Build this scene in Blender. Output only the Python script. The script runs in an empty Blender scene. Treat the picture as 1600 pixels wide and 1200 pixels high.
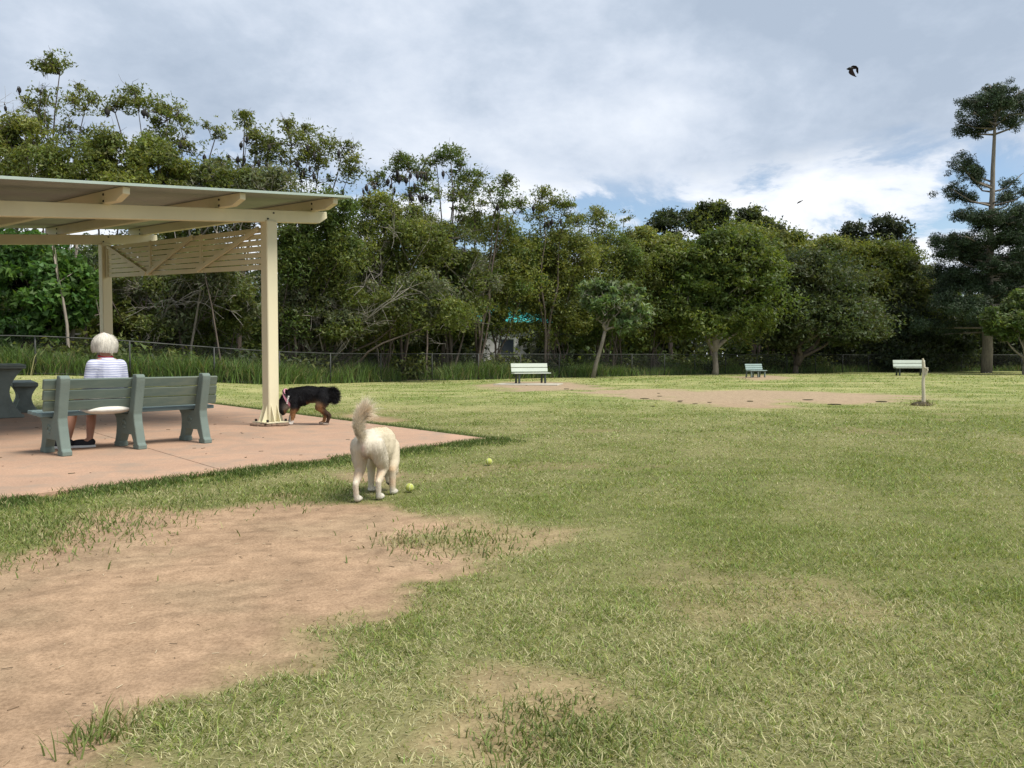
import bpy, bmesh, math
import numpy as np
from mathutils import Vector, Matrix

# ------------------------------------------------------------------ camera, sky, sun, exposure
sc = bpy.context.scene
C = sc.collection
H_PX, F_PX, CAM_Z = 557.0, 1200.0, 1.1
PITCH = math.atan((600 - H_PX) / F_PX)
cam_d = bpy.data.cameras.new("camera")
cam_d.sensor_width = 36.0
cam_d.lens = 27.0
cam_d.clip_start = 0.05
cam_d.clip_end = 3000
cam = bpy.data.objects.new("camera", cam_d)
C.objects.link(cam)
cam.location = (0, 0, CAM_Z)
cam.rotation_euler = (math.radians(90) - PITCH, 0, 0)
sc.camera = cam

SUN_EL, SUN_AZ = math.radians(58), math.radians(115)      # azimuth clockwise from +Y: the light comes from the right, a little behind
world = bpy.data.worlds.new("World")
sc.world = world
world.use_nodes = True
wn, wl = world.node_tree.nodes, world.node_tree.links
wn.clear()


def W(kind, **kw):
    n = wn.new(kind)
    for k, v in kw.items():
        setattr(n, k, v)
    return n


def wmath(op, a, b=None, clamp=False):
    n = W("ShaderNodeMath", operation=op, use_clamp=clamp)
    for i, s in enumerate((a, b)):
        if s is None:
            continue
        if isinstance(s, (int, float)):
            n.inputs[i].default_value = s
        else:
            wl.new(s, n.inputs[i])
    return n.outputs[0]


def wramp(fac, stops):
    n = W("ShaderNodeValToRGB")
    cr = n.color_ramp
    while len(cr.elements) < len(stops):
        cr.elements.new(0.5)
    for e, (p, c) in zip(cr.elements, stops):
        e.position = p
        e.color = (*c, 1) if len(c) == 3 else c
    wl.new(fac, n.inputs[0])
    return n.outputs[0]


def wmix(fac, a, b):
    n = W("ShaderNodeMix", data_type='RGBA')
    wl.new(fac, n.inputs[0])
    for s, i in ((a, 6), (b, 7)):
        if isinstance(s, tuple):
            n.inputs[i].default_value = (*s, 1)
        else:
            wl.new(s, n.inputs[i])
    return n.outputs[2]


sky = W("ShaderNodeTexSky", sky_type='NISHITA', sun_disc=False, sun_elevation=SUN_EL, sun_rotation=SUN_AZ)
sky.altitude = 50
sky.air_density = 1.0
sky.dust_density = 0.6
tc = W("ShaderNodeTexCoord")
sep = W("ShaderNodeSeparateXYZ")
wl.new(tc.outputs["Generated"], sep.inputs[0])
zz = wmath('ADD', wmath('MAXIMUM', sep.outputs[2], 0.0), 0.42)
comb = W("ShaderNodeCombineXYZ")
wl.new(wmath('DIVIDE', sep.outputs[0], zz), comb.inputs[0])
wl.new(wmath('DIVIDE', sep.outputs[1], zz), comb.inputs[1])
comb.inputs[2].default_value = 0.35


def wnoise(scale, detail, rough, dist=0.0, vec=comb.outputs[0], off=None):
    if off is not None:
        m = W("ShaderNodeVectorMath", operation='ADD')
        wl.new(vec, m.inputs[0])
        m.inputs[1].default_value = off
        vec = m.outputs[0]
    n = W("ShaderNodeTexNoise")
    n.inputs["Scale"].default_value = scale
    n.inputs["Detail"].default_value = detail
    n.inputs["Roughness"].default_value = rough
    n.inputs["Distortion"].default_value = dist
    wl.new(vec, n.inputs["Vector"])
    return n.outputs["Fac"]


n_big = wnoise(1.25, 7, 0.55, 0.35, off=(3.1, 0.4, 0))
n_mid = wnoise(3.8, 8, 0.6, 0.2, off=(7.7, 2.2, 0))
n_fine = wnoise(10.0, 6, 0.6, 0.1, off=(1.2, 9.1, 0))
lum = wmath('ADD', wmath('MULTIPLY', n_big, 0.50), wmath('ADD', wmath('MULTIPLY', n_mid, 0.38), wmath('MULTIPLY', n_fine, 0.12)))
deck = wramp(lum, [(0.39, (2.62, 3.12, 3.85)), (0.46, (3.15, 3.65, 4.38)), (0.52, (3.85, 4.30, 5.0)), (0.62, (4.9, 5.25, 5.8))])
# low gap: towards the horizon the deck breaks up into white cumulus and blue
vec_low = W("ShaderNodeMapping")
wl.new(tc.outputs["Generated"], vec_low.inputs[0])
vec_low.inputs["Scale"].default_value = (1.0, 1.0, 2.3)
n_low = wnoise(5.0, 9, 0.62, 0.3, vec=vec_low.outputs[0], off=(0.37, 0.2, 0.15))
n_low2 = wnoise(2.2, 5, 0.55, 0.2, vec=vec_low.outputs[0], off=(5.3, 1.1, 0.6))
cumulus = wramp(n_low, [(0.42, (4.1, 4.6, 5.4)), (0.53, (5.4, 5.7, 6.2)), (0.62, (6.4, 6.5, 6.6))])
blue_mask = wramp(n_low, [(0.43, (0, 0, 0)), (0.51, (1, 1, 1))])
skyblue = W("ShaderNodeMix", data_type='RGBA')
skyblue.blend_type = 'MULTIPLY'
skyblue.inputs[0].default_value = 1.0
wl.new(sky.outputs[0], skyblue.inputs[6])
skyblue.inputs[7].default_value = (0.85, 0.85, 0.85, 1)
low = wmix(blue_mask, skyblue.outputs[2], cumulus)
edge = wmath('ADD', sep.outputs[2], wmath('MULTIPLY', wmath('SUBTRACT', n_low2, 0.5), 0.10))
edge = wmath('ADD', edge, wmath('MULTIPLY', wmath('SUBTRACT', n_mid, 0.5), 0.10))
deck_mask = wramp(edge, [(0.195, (0, 0, 0)), (0.25, (1, 1, 1))])
allsky = wmix(deck_mask, low, deck)
bg = W("ShaderNodeBackground")
bg.inputs["Strength"].default_value = 0.1
wl.new(allsky, bg.inputs["Color"])
wo = W("ShaderNodeOutputWorld")
wl.new(bg.outputs[0], wo.inputs["Surface"])

sun_d = bpy.data.lights.new("sun", 'SUN')
sun_d.energy = 3.0
sun_d.angle = math.radians(26)
sun_d.color = (1.0, 0.95, 0.86)
sun = bpy.data.objects.new("sun", sun_d)
C.objects.link(sun)
sun.location = (20, -10, 40)
_dir = Vector((math.sin(SUN_AZ) * math.cos(SUN_EL), math.cos(SUN_AZ) * math.cos(SUN_EL), math.sin(SUN_EL)))
sun.rotation_euler = _dir.to_track_quat('Z', 'Y').to_euler()

sc.render.engine = 'CYCLES'
sc.view_settings.view_transform = 'Standard'
sc.view_settings.look = 'None'
sc.view_settings.exposure = 0.82
sc.view_settings.gamma = 1.0
sc.view_settings.use_curve_mapping = False
sc.cycles.max_bounces = 6
sc.cycles.diffuse_bounces = 3
sc.cycles.glossy_bounces = 2
sc.cycles.transmission_bounces = 3
sc.cycles.transparent_max_bounces = 8
sc.cycles.use_denoising = True
sc.cycles.denoiser = 'OPENIMAGEDENOISE'
sc.cycles.denoising_input_passes = 'RGB_ALBEDO_NORMAL'
sc.cycles.denoising_prefilter = 'NONE'
sc.cycles.sample_clamp_indirect = 6

R = np.random.default_rng(20240611)


# ------------------------------------------------------------------ projection helpers (photo pixel -> place)
def at(px, py, Y):
    """world point seen at photo pixel (px, py), Y metres ahead of the camera"""
    cx, cy = (px - 800) / F_PX, (600 - py) / F_PX
    c, s = math.cos(PITCH), math.sin(PITCH)
    dy, dz = c + cy * s, -s + cy * c
    t = Y / dy
    return np.array((cx * t, Y, CAM_Z + dz * t))


def gnd(px, py):
    cx, cy = (px - 800) / F_PX, (600 - py) / F_PX
    c, s = math.cos(PITCH), math.sin(PITCH)
    dy, dz = c + cy * s, -s + cy * c
    t = -CAM_Z / dz
    return np.array((cx * t, dy * t))


def sstep(a, b, x):
    t = np.clip((x - a) / (b - a), 0, 1)
    return t * t * (3 - 2 * t)


def _hash(ix, iy, seed):
    h = (ix.astype(np.int64) * 374761393 + iy.astype(np.int64) * 668265263 + seed * 974711) & 0xFFFFFFFF
    h = ((h ^ (h >> 13)) * 1274126177) & 0xFFFFFFFF
    h = (h ^ (h >> 16)) & 0xFFFFFF
    return h / float(0xFFFFFF)


def vnoise(x, y, seed=0):
    ix, iy = np.floor(x), np.floor(y)
    fx, fy = x - ix, y - iy
    fx, fy = fx * fx * (3 - 2 * fx), fy * fy * (3 - 2 * fy)
    a, b = _hash(ix, iy, seed), _hash(ix + 1, iy, seed)
    c, d = _hash(ix, iy + 1, seed), _hash(ix + 1, iy + 1, seed)
    return (a * (1 - fx) + b * fx) * (1 - fy) + (c * (1 - fx) + d * fx) * fy


def fbm(x, y, oct=5, seed=0, gain=0.5):
    s, a, n = 0.0, 1.0, 0.0
    for k in range(oct):
        s = s + a * vnoise(x * 2 ** k + 13.7 * k, y * 2 ** k - 7.3 * k, seed + k)
        n += a
        a *= gain
    return s / n


# ------------------------------------------------------------------ mesh helpers
def np_mesh(name, V, polys, tint=None, smooth=False):
    V = np.asarray(V, dtype=np.float32)
    polys = [np.asarray(p, dtype=np.int32) for p in polys if len(p)]
    me = bpy.data.meshes.new(name)
    me.vertices.add(len(V))
    me.vertices.foreach_set("co", V.ravel())
    idx = np.concatenate([p.ravel() for p in polys])
    tot = np.concatenate([np.full(len(p), p.shape[1], dtype=np.int32) for p in polys])
    start = np.concatenate(([0], np.cumsum(tot)[:-1])).astype(np.int32)
    me.loops.add(len(idx))
    me.loops.foreach_set("vertex_index", idx)
    me.polygons.add(len(tot))
    me.polygons.foreach_set("loop_start", start)
    me.update(calc_edges=True)
    me.polygons.foreach_set("use_smooth", np.full(len(tot), smooth, dtype=bool))
    if tint is not None:
        set_tint(me, tint)
    return me


def set_tint(me, tint, name="tint"):
    a = me.attributes.new(name, 'FLOAT_COLOR', 'POINT')
    t = np.ones((len(me.vertices), 4), dtype=np.float32)
    t[:, :tint.shape[1]] = tint
    a.data.foreach_set("color", t.ravel())


class Geo:
    """collects pieces of one mesh"""
    def __init__(self):
        self.V, self.P, self.T, self.n = [], {}, [], 0

    def add(self, V, polys, tint=None):
        V = np.asarray(V, dtype=np.float32).reshape(-1, 3)
        for p in polys:
            p = np.asarray(p, dtype=np.int32)
            if len(p):
                self.P.setdefault(p.shape[1], []).append(p + self.n)
        self.V.append(V)
        if tint is not None:
            self.T.append(np.broadcast_to(np.asarray(tint, dtype=np.float32), (len(V), 3)))
        self.n += len(V)

    def mesh(self, name, smooth=False):
        V = np.concatenate(self.V)
        T = np.concatenate(self.T) if self.T else None
        return np_mesh(name, V, [np.concatenate(v) for v in self.P.values()], T, smooth)

    def tube(self, pts, rad, n=6, tint=None, caps=True):
        pts = np.asarray(pts, dtype=float)
        m = len(pts)
        rad = np.broadcast_to(np.asarray(rad, dtype=float), (m,))
        d = np.gradient(pts, axis=0)
        d /= np.linalg.norm(d, axis=1)[:, None] + 1e-9
        ref = np.array((0.0, 0, 1.0)) if abs(d[:, 2]).mean() < 0.85 else np.array((1.0, 0, 0))
        a = np.cross(d, ref)
        a /= np.linalg.norm(a, axis=1)[:, None] + 1e-9
        b = np.cross(d, a)
        th = np.arange(n) / n * 2 * np.pi
        V = pts[:, None, :] + rad[:, None, None] * (np.cos(th)[None, :, None] * a[:, None, :] + np.sin(th)[None, :, None] * b[:, None, :])
        V = V.reshape(-1, 3)
        i = np.arange(m - 1)[:, None] * n
        j = np.arange(n)[None, :]
        q = np.stack([i + j, i + n + j, i + n + (j + 1) % n, i + (j + 1) % n], -1).reshape(-1, 4)
        polys = [q]
        if caps and n > 2:
            c = np.array([list(range(n)), [(m - 1) * n + k for k in range(n)][::-1]])
            polys.append(c)
        self.add(V, polys, tint)

    def box(self, lo, hi, M=None, tint=None):
        x0, y0, z0 = lo
        x1, y1, z1 = hi
        V = np.array([(x0, y0, z0), (x1, y0, z0), (x1, y1, z0), (x0, y1, z0), (x0, y0, z1), (x1, y0, z1), (x1, y1, z1), (x0, y1, z1)], dtype=float)
        if M is not None:
            V = V @ np.asarray(M)[:3, :3].T + np.asarray(M)[:3, 3]
        self.add(V, [np.array([(0, 3, 2, 1), (4, 5, 6, 7), (0, 1, 5, 4), (1, 2, 6, 5), (2, 3, 7, 6), (3, 0, 4, 7)])], tint)

    def ell(self, c, r, M=None, nu=14, nv=9, tint=None):
        th = np.arange(nu) / nu * 2 * np.pi
        ph = np.linspace(0, np.pi, nv + 2)[1:-1]
        ring = np.stack([np.outer(np.sin(ph), np.cos(th)), np.outer(np.sin(ph), np.sin(th)), np.outer(np.cos(ph), np.ones(nu))], -1).reshape(-1, 3)
        V = np.concatenate([ring, [(0, 0, 1), (0, 0, -1)]]) * np.asarray(r, dtype=float)
        if M is not None:
            V = V @ np.asarray(M)[:3, :3].T
        V = V + np.asarray(c, dtype=float)
        i = np.arange(nv - 1)[:, None] * nu
        j = np.arange(nu)[None, :]
        q = np.stack([i + j, i + nu + j, i + nu + (j + 1) % nu, i + (j + 1) % nu], -1).reshape(-1, 4)
        k = np.arange(nu)
        t1 = np.stack([np.full(nu, nu * nv), k, (k + 1) % nu], -1)
        b0 = (nv - 1) * nu
        t2 = np.stack([np.full(nu, nu * nv + 1), b0 + (k + 1) % nu, b0 + k], -1)
        self.add(V, [q, t1, t2], tint)

    def cap(self, p0, r0, p1, r1, n=14):
        """tapered limb with round ends"""
        p0, p1 = np.asarray(p0, float), np.asarray(p1, float)
        d = p1 - p0
        L = np.linalg.norm(d) + 1e-9
        d = d / L
        pts, rad = [], []
        for a in (80, 55, 28):
            pts.append(p0 - d * r0 * math.sin(math.radians(a)))
            rad.append(r0 * math.cos(math.radians(a)))
        pts += [p0, p1]
        rad += [r0, r1]
        for a in (28, 55, 80):
            pts.append(p1 + d * r1 * math.sin(math.radians(a)))
            rad.append(r1 * math.cos(math.radians(a)))
        # tube with fixed frame
        ref = np.array((0, 0, 1.0)) if abs(d[2]) < 0.9 else np.array((1.0, 0, 0))
        a = np.cross(d, ref)
        a /= np.linalg.norm(a)
        b = np.cross(d, a)
        th = np.arange(n) / n * 2 * np.pi
        pts, rad = np.array(pts), np.array(rad)
        V = (pts[:, None, :] + rad[:, None, None] * (np.cos(th)[None, :, None] * a + np.sin(th)[None, :, None] * b)).reshape(-1, 3)
        m = len(pts)
        i = np.arange(m - 1)[:, None] * n
        j = np.arange(n)[None, :]
        q = np.stack([i + j, i + n + j, i + n + (j + 1) % n, i + (j + 1) % n], -1).reshape(-1, 4)
        self.add(V, [q, np.array([list(range(n)), [(m - 1) * n + k for k in range(n)][::-1]])])

    def chain(self, pts, rad):
        for k in range(len(pts) - 1):
            self.cap(pts[k], rad[k], pts[k + 1], rad[k + 1])


def remesh(geo, voxel, it=6, name="body", fac=0.5):
    """one continuous skin round overlapping volumes"""
    me = geo.mesh(name + "_raw")
    o = bpy.data.objects.new("tmp", me)
    C.objects.link(o)
    m = o.modifiers.new("r", 'REMESH')
    m.mode = 'VOXEL'
    m.voxel_size = voxel
    if it:
        s = o.modifiers.new("s", 'SMOOTH')
        s.factor = fac
        s.iterations = it
    dg = bpy.context.evaluated_depsgraph_get()
    out = bpy.data.meshes.new_from_object(o.evaluated_get(dg))
    out.name = name
    bpy.data.objects.remove(o)
    out.polygons.foreach_set("use_smooth", np.ones(len(out.polygons), dtype=bool))
    return out


def mesh_co(me):
    a = np.empty(len(me.vertices) * 3, dtype=np.float32)
    me.vertices.foreach_get("co", a)
    return a.reshape(-1, 3)


def surf_samples(me, n, rng):
    me.calc_loop_triangles()
    t = np.empty(len(me.loop_triangles) * 3, dtype=np.int32)
    me.loop_triangles.foreach_get("vertices", t)
    t = t.reshape(-1, 3)
    co = mesh_co(me)
    A, B, Cc = co[t[:, 0]], co[t[:, 1]], co[t[:, 2]]
    nr = np.cross(B - A, Cc - A)
    ar = np.linalg.norm(nr, axis=1)
    nr = nr / (ar[:, None] + 1e-12)
    k = rng.choice(len(t), n, p=ar / ar.sum())
    u, v = rng.random(n), rng.random(n)
    f = u + v > 1
    u[f], v[f] = 1 - u[f], 1 - v[f]
    return A[k] + u[:, None] * (B - A)[k] + v[:, None] * (Cc - A)[k], nr[k]


def unit(a):
    return a / (np.linalg.norm(a, axis=-1, keepdims=True) + 1e-9)


def obj(name, me, mat=None, parent=None, loc=None, rot=None, **props):
    o = bpy.data.objects.new(name, me)
    C.objects.link(o)
    if mat is not None and me is not None and not me.materials:
        me.materials.append(mat)
    if parent is not None:
        o.parent = parent
    if loc is not None:
        o.location = loc
    if rot is not None:
        o.rotation_euler = rot
    for k, v in props.items():
        o[k] = v
    return o


def thing(name, label, cat, loc=(0, 0, 0), rz=0.0, group=None):
    o = obj(name, None, loc=tuple(float(v) for v in loc), rot=(0, 0, rz), label=label, category=cat)
    o.empty_display_size = 0.2
    if group:
        o["group"] = group
    return o


def copy_tree(o, parent=None):
    c = o.copy()
    C.objects.link(c)
    c.parent = parent
    for ch in list(o.children):
        copy_tree(ch, c)
    return c


def prism(poly, axis, a, b, bevel=0.0, name="prism"):
    """extrude a 2-D outline: axis 'x' -> outline in (y, z), 'y' -> (x, z), 'z' -> (x, y)"""
    bm = bmesh.new()
    def P(p, t):
        return {'x': (t, p[0], p[1]), 'y': (p[0], t, p[1]), 'z': (p[0], p[1], t)}[axis]
    v0 = [bm.verts.new(P(p, a)) for p in poly]
    v1 = [bm.verts.new(P(p, b)) for p in poly]
    bm.faces.new(v0[::-1])
    bm.faces.new(v1)
    n = len(poly)
    for k in range(n):
        bm.faces.new((v0[k], v0[(k + 1) % n], v1[(k + 1) % n], v1[k]))
    bmesh.ops.recalc_face_normals(bm, faces=bm.faces)
    if bevel:
        bmesh.ops.bevel(bm, geom=list(bm.edges), offset=bevel, segments=1, affect='EDGES', clamp_overlap=True)
    me = bpy.data.meshes.new(name)
    bm.to_mesh(me)
    bm.free()
    return me


def bbox(lo, hi, bevel=0.004, name="box"):
    return prism([(lo[0], lo[1]), (hi[0], lo[1]), (hi[0], hi[1]), (lo[0], hi[1])], 'z', lo[2], hi[2], bevel, name)


# ------------------------------------------------------------------ materials
def new_mat(name):
    m = bpy.data.materials.new(name)
    m.use_nodes = True
    return m, m.node_tree.nodes, m.node_tree.links, m.node_tree.nodes["Principled BSDF"]


def mat_plain(name, col, rough=0.6, var=0.15, scale=6.0, bump=0.0, bscale=60.0, metal=0.0, stretch=(1, 1, 1), spec=0.4, dirt=None, dirt_amt=0.0):
    m, n, l, p = new_mat(name)
    tcn = n.new("ShaderNodeTexCoord")
    mp = n.new("ShaderNodeMapping")
    mp.inputs["Scale"].default_value = stretch
    l.new(tcn.outputs["Object"], mp.inputs[0])
    nz = n.new("ShaderNodeTexNoise")
    nz.inputs["Scale"].default_value = scale
    nz.inputs["Detail"].default_value = 8
    nz.inputs["Roughness"].default_value = 0.62
    l.new(mp.outputs[0], nz.inputs["Vector"])
    rp = n.new("ShaderNodeValToRGB")
    rp.color_ramp.elements[0].position = 0.3
    rp.color_ramp.elements[1].position = 0.7
    rp.color_ramp.elements[0].color = (*[c * (1 - var) for c in col], 1)
    rp.color_ramp.elements[1].color = (*[min(1, c * (1 + var)) for c in col], 1)
    l.new(nz.outputs["Fac"], rp.inputs[0])
    out = rp.outputs[0]
    if dirt is not None:
        n2 = n.new("ShaderNodeTexNoise")
        n2.inputs["Scale"].default_value = scale * 0.5
        n2.inputs["Detail"].default_value = 10
        n2.inputs["Roughness"].default_value = 0.7
        l.new(mp.outputs[0], n2.inputs["Vector"])
        r2 = n.new("ShaderNodeValToRGB")
        r2.color_ramp.elements[0].position = 0.48
        r2.color_ramp.elements[1].position = 0.68
        r2.color_ramp.elements[0].color = (0, 0, 0, 1)
        r2.color_ramp.elements[1].color = (dirt_amt,) * 3 + (1,)
        l.new(n2.outputs["Fac"], r2.inputs[0])
        mx = n.new("ShaderNodeMix")
        mx.data_type = 'RGBA'
        l.new(r2.outputs[0], mx.inputs[0])
        l.new(out, mx.inputs[6])
        mx.inputs[7].default_value = (*dirt, 1)
        out = mx.outputs[2]
    l.new(out, p.inputs["Base Color"])
    p.inputs["Roughness"].default_value = rough
    p.inputs["Metallic"].default_value = metal
    p.inputs["Specular IOR Level"].default_value = spec
    if bump:
        b = n.new("ShaderNodeBump")
        b.inputs["Strength"].default_value = bump
        b.inputs["Distance"].default_value = 0.01
        nb = n.new("ShaderNodeTexNoise")
        nb.inputs["Scale"].default_value = bscale
        nb.inputs["Detail"].default_value = 6
        l.new(mp.outputs[0], nb.inputs["Vector"])
        l.new(nb.outputs["Fac"], b.inputs["Height"])
        l.new(b.outputs[0], p.inputs["Normal"])
    return m


def mat_tint(name, rough=0.7, trans=0.3, spec=0.25, gain=(1, 1, 1), tgain=(1.3, 1.25, 0.6)):
    """leaf / blade / fur material: own colour from the 'tint' attribute"""
    m, n, l, p = new_mat(name)
    at_ = n.new("ShaderNodeAttribute")
    at_.attribute_name = "tint"
    l.new(at_.outputs["Color"], p.inputs["Base Color"])
    p.inputs["Roughness"].default_value = rough
    p.inputs["Specular IOR Level"].default_value = spec
    if trans > 0:
        tr = n.new("ShaderNodeBsdfTranslucent")
        mu = n.new("ShaderNodeMix")
        mu.data_type = 'RGBA'
        mu.blend_type = 'MULTIPLY'
        mu.inputs[0].default_value = 1
        l.new(at_.outputs["Color"], mu.inputs[6])
        mu.inputs[7].default_value = (*tgain, 1)
        l.new(mu.outputs[2], tr.inputs["Color"])
        mx = n.new("ShaderNodeMixShader")
        mx.inputs[0].default_value = trans
        l.new(p.outputs[0], mx.inputs[1])
        l.new(tr.outputs[0], mx.inputs[2])
        l.new(mx.outputs[0], n["Material Output"].inputs["Surface"])
    return m


M_leaf = mat_tint("leaf", 0.55, 0.42, 0.35)
M_needle = mat_tint("needle", 0.6, 0.12, 0.3)
M_grass = mat_tint("grass_blade", 0.65, 0.30, 0.25)
M_fur = mat_tint("fur", 0.75, 0.0, 0.2)
M_furskin = mat_tint("coat", 0.85, 0.0, 0.1)
M_bark = mat_plain("bark", (0.095, 0.075, 0.06), 0.9, 0.45, 5, 0.6, 30, stretch=(3, 3, 0.6))
M_barkpale = mat_plain("pale_bark", (0.22, 0.19, 0.155), 0.9, 0.35, 5, 0.5, 30, stretch=(3, 3, 0.6))
M_twig = mat_plain("grey_twig", (0.27, 0.245, 0.215), 0.9, 0.25, 5)
M_cream = mat_plain("cream_paint", (0.65, 0.60, 0.415), 0.55, 0.09, 3, 0.12, 30, dirt=(0.46, 0.39, 0.25), dirt_amt=0.35, stretch=(1, 1, 0.5))
M_roof = mat_plain("roof_sheet", (0.27, 0.29, 0.27), 0.4, 0.08, 1.5, metal=0.3)
M_bolt = mat_plain("dark_bolt", (0.03, 0.03, 0.03), 0.5, 0.2, metal=0.6)
M_mortar = mat_plain("mortar", (0.17, 0.115, 0.08), 0.95, 0.4, 18, 0.8, 60)
M_bench = mat_plain("green_bench", (0.088, 0.124, 0.105), 0.62, 0.16, 4, 0.15, 50, stretch=(0.5, 2, 2), dirt=(0.17, 0.175, 0.12), dirt_amt=0.55)
M_benchleg = mat_plain("green_concrete", (0.139, 0.181, 0.160), 0.8, 0.14, 6, 0.3, 90, dirt=(0.11, 0.125, 0.10), dirt_amt=0.6)
M_benchseat = mat_plain("green_seat_sky_tint", (0.118, 0.172, 0.176), 0.55, 0.15, 4, 0.1, 50, stretch=(0.5, 2, 2))  # bench green made lighter and bluer: sky reflection on the seat put into the colour
M_table = mat_plain("grey_green_concrete", (0.175, 0.205, 0.185), 0.85, 0.22, 5, 0.3, 80)
M_pale = mat_plain("pale_green_paint", (0.504, 0.554, 0.479), 0.5, 0.08, 3, dirt=(0.35, 0.36, 0.27), dirt_amt=0.4)
M_blue = mat_plain("blue_green_paint", (0.260, 0.344, 0.328), 0.55, 0.1, 3)
M_darkmetal = mat_plain("dark_metal", (0.045, 0.055, 0.05), 0.5, 0.2, metal=0.3)
M_fence = mat_plain("fence_pipe", (0.035, 0.038, 0.035), 0.6, 0.25, 3, metal=0.1, dirt=(0.14, 0.14, 0.125), dirt_amt=0.4)
M_pad = mat_plain("concrete_pad", (0.40, 0.37, 0.30), 0.95, 0.2, 6, 0.4, 60)
M_white = mat_plain("white_paint", (0.78, 0.78, 0.75), 0.5, 0.06, 3)
M_teal = mat_plain("teal_roof", (0.04, 0.33, 0.33), 0.5, 0.1, 3)
M_yellow = mat_plain("yellow_sign", (0.75, 0.62, 0.06), 0.5, 0.05, 3)
M_post = mat_plain("weathered_post", (0.521, 0.470, 0.353), 0.85, 0.2, 8, 0.5, 50, stretch=(3, 3, 0.5), dirt=(0.33, 0.27, 0.18), dirt_amt=0.6)
M_glass = mat_plain("window_glass", (0.03, 0.04, 0.05), 0.1, 0.1)
M_bat = mat_plain("bat_fur", (0.012, 0.010, 0.009), 0.8, 0.3, 20)
M_batwing = mat_plain("bat_wing", (0.018, 0.013, 0.012), 1.0, 0.4, 14, spec=0.0)
M_ball = mat_plain("tennis_felt", (0.420, 0.462, 0.109), 0.95, 0.15, 60, 0.5, 300)
M_seam = mat_plain("ball_seam", (0.7, 0.7, 0.6), 0.8, 0.1)


def mat_ground():
    m, n, l, p = new_mat("lawn_soil")
    a = n.new("ShaderNodeAttribute")
    a.attribute_name = "tint"
    tcn = n.new("ShaderNodeTexCoord")
    def nz(scale, det=8, rough=0.65):
        t = n.new("ShaderNodeTexNoise")
        t.inputs["Scale"].default_value = scale
        t.inputs["Detail"].default_value = det
        t.inputs["Roughness"].default_value = rough
        l.new(tcn.outputs["Object"], t.inputs["Vector"])
        return t.outputs["Fac"]
    r = n.new("ShaderNodeValToRGB")
    r.color_ramp.elements[0].position = 0.25
    r.color_ramp.elements[0].color = (0.72, 0.70, 0.68, 1)
    r.color_ramp.elements[1].position = 0.75
    r.color_ramp.elements[1].color = (1.22, 1.22, 1.22, 1)
    l.new(nz(9), r.inputs[0])
    r2 = n.new("ShaderNodeValToRGB")
    r2.color_ramp.elements[0].position = 0.3
    r2.color_ramp.elements[0].color = (0.70, 0.68, 0.66, 1)
    r2.color_ramp.elements[1].position = 0.62
    r2.color_ramp.elements[1].color = (1.08, 1.08, 1.08, 1)
    l.new(nz(75, 4), r2.inputs[0])
    def mul(x, y):
        k = n.new("ShaderNodeMix")
        k.data_type = 'RGBA'
        k.blend_type = 'MULTIPLY'
        k.inputs[0].default_value = 1
        l.new(x, k.inputs[6])
        l.new(y, k.inputs[7])
        return k.outputs[2]
    l.new(mul(mul(a.outputs["Color"], r.outputs[0]), r2.outputs[0]), p.inputs["Base Color"])
    p.inputs["Roughness"].default_value = 0.95
    p.inputs["Specular IOR Level"].default_value = 0.1
    b = n.new("ShaderNodeBump")
    b.inputs["Strength"].default_value = 0.55
    b.inputs["Distance"].default_value = 0.012
    l.new(nz(45, 8, 0.7), b.inputs["Height"])
    l.new(b.outputs[0], p.inputs["Normal"])
    return m


def mat_slab():
    m, n, l, p = new_mat("pink_concrete")
    tcn = n.new("ShaderNodeTexCoord")
    def nz(scale, det=8, rough=0.65):
        t = n.new("ShaderNodeTexNoise")
        t.inputs["Scale"].default_value = scale
        t.inputs["Detail"].default_value = det
        t.inputs["Roughness"].default_value = rough
        l.new(tcn.outputs["Object"], t.inputs["Vector"])
        return t.outputs["Fac"]
    r = n.new("ShaderNodeValToRGB")
    cr = r.color_ramp
    cr.elements[0].position = 0.32
    cr.elements[0].color = (0.35, 0.232, 0.163, 1)
    cr.elements[1].position = 0.68
    cr.elements[1].color = (0.46, 0.295, 0.20, 1)
    l.new(nz(0.9), r.inputs[0])
    r2 = n.new("ShaderNodeValToRGB")
    r2.color_ramp.elements[0].position = 0.36
    r2.color_ramp.elements[0].color = (0.80, 0.79, 0.78, 1)
    r2.color_ramp.elements[1].position = 0.6
    r2.color_ramp.elements[1].color = (1.05, 1.05, 1.05, 1)
    l.new(nz(60, 5), r2.inputs[0])
    r3 = n.new("ShaderNodeValToRGB")
    r3.color_ramp.elements[0].position = 0.47
    r3.color_ramp.elements[0].color = (0, 0, 0, 1)
    r3.color_ramp.elements[1].position = 0.70
    r3.color_ramp.elements[1].color = (0.85, 0.85, 0.85, 1)
    l.new(nz(2.3, 9, 0.7), r3.inputs[0])
    k = n.new("ShaderNodeMix")
    k.data_type = 'RGBA'
    k.blend_type = 'MULTIPLY'
    k.inputs[0].default_value = 1
    l.new(r.outputs[0], k.inputs[6])
    l.new(r2.outputs[0], k.inputs[7])
    k2 = n.new("ShaderNodeMix")
    k2.data_type = 'RGBA'
    l.new(r3.outputs[0], k2.inputs[0])
    l.new(k.outputs[2], k2.inputs[6])
    k2.inputs[7].default_value = (0.265, 0.21, 0.16, 1)
    l.new(k2.outputs[2], p.inputs["Base Color"])
    p.inputs["Roughness"].default_value = 0.85
    p.inputs["Specular IOR Level"].default_value = 0.25
    b = n.new("ShaderNodeBump")
    b.inputs["Strength"].default_value = 0.2
    b.inputs["Distance"].default_value = 0.004
    l.new(nz(130, 4), b.inputs["Height"])
    l.new(b.outputs[0], p.inputs["Normal"])
    return m


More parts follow.
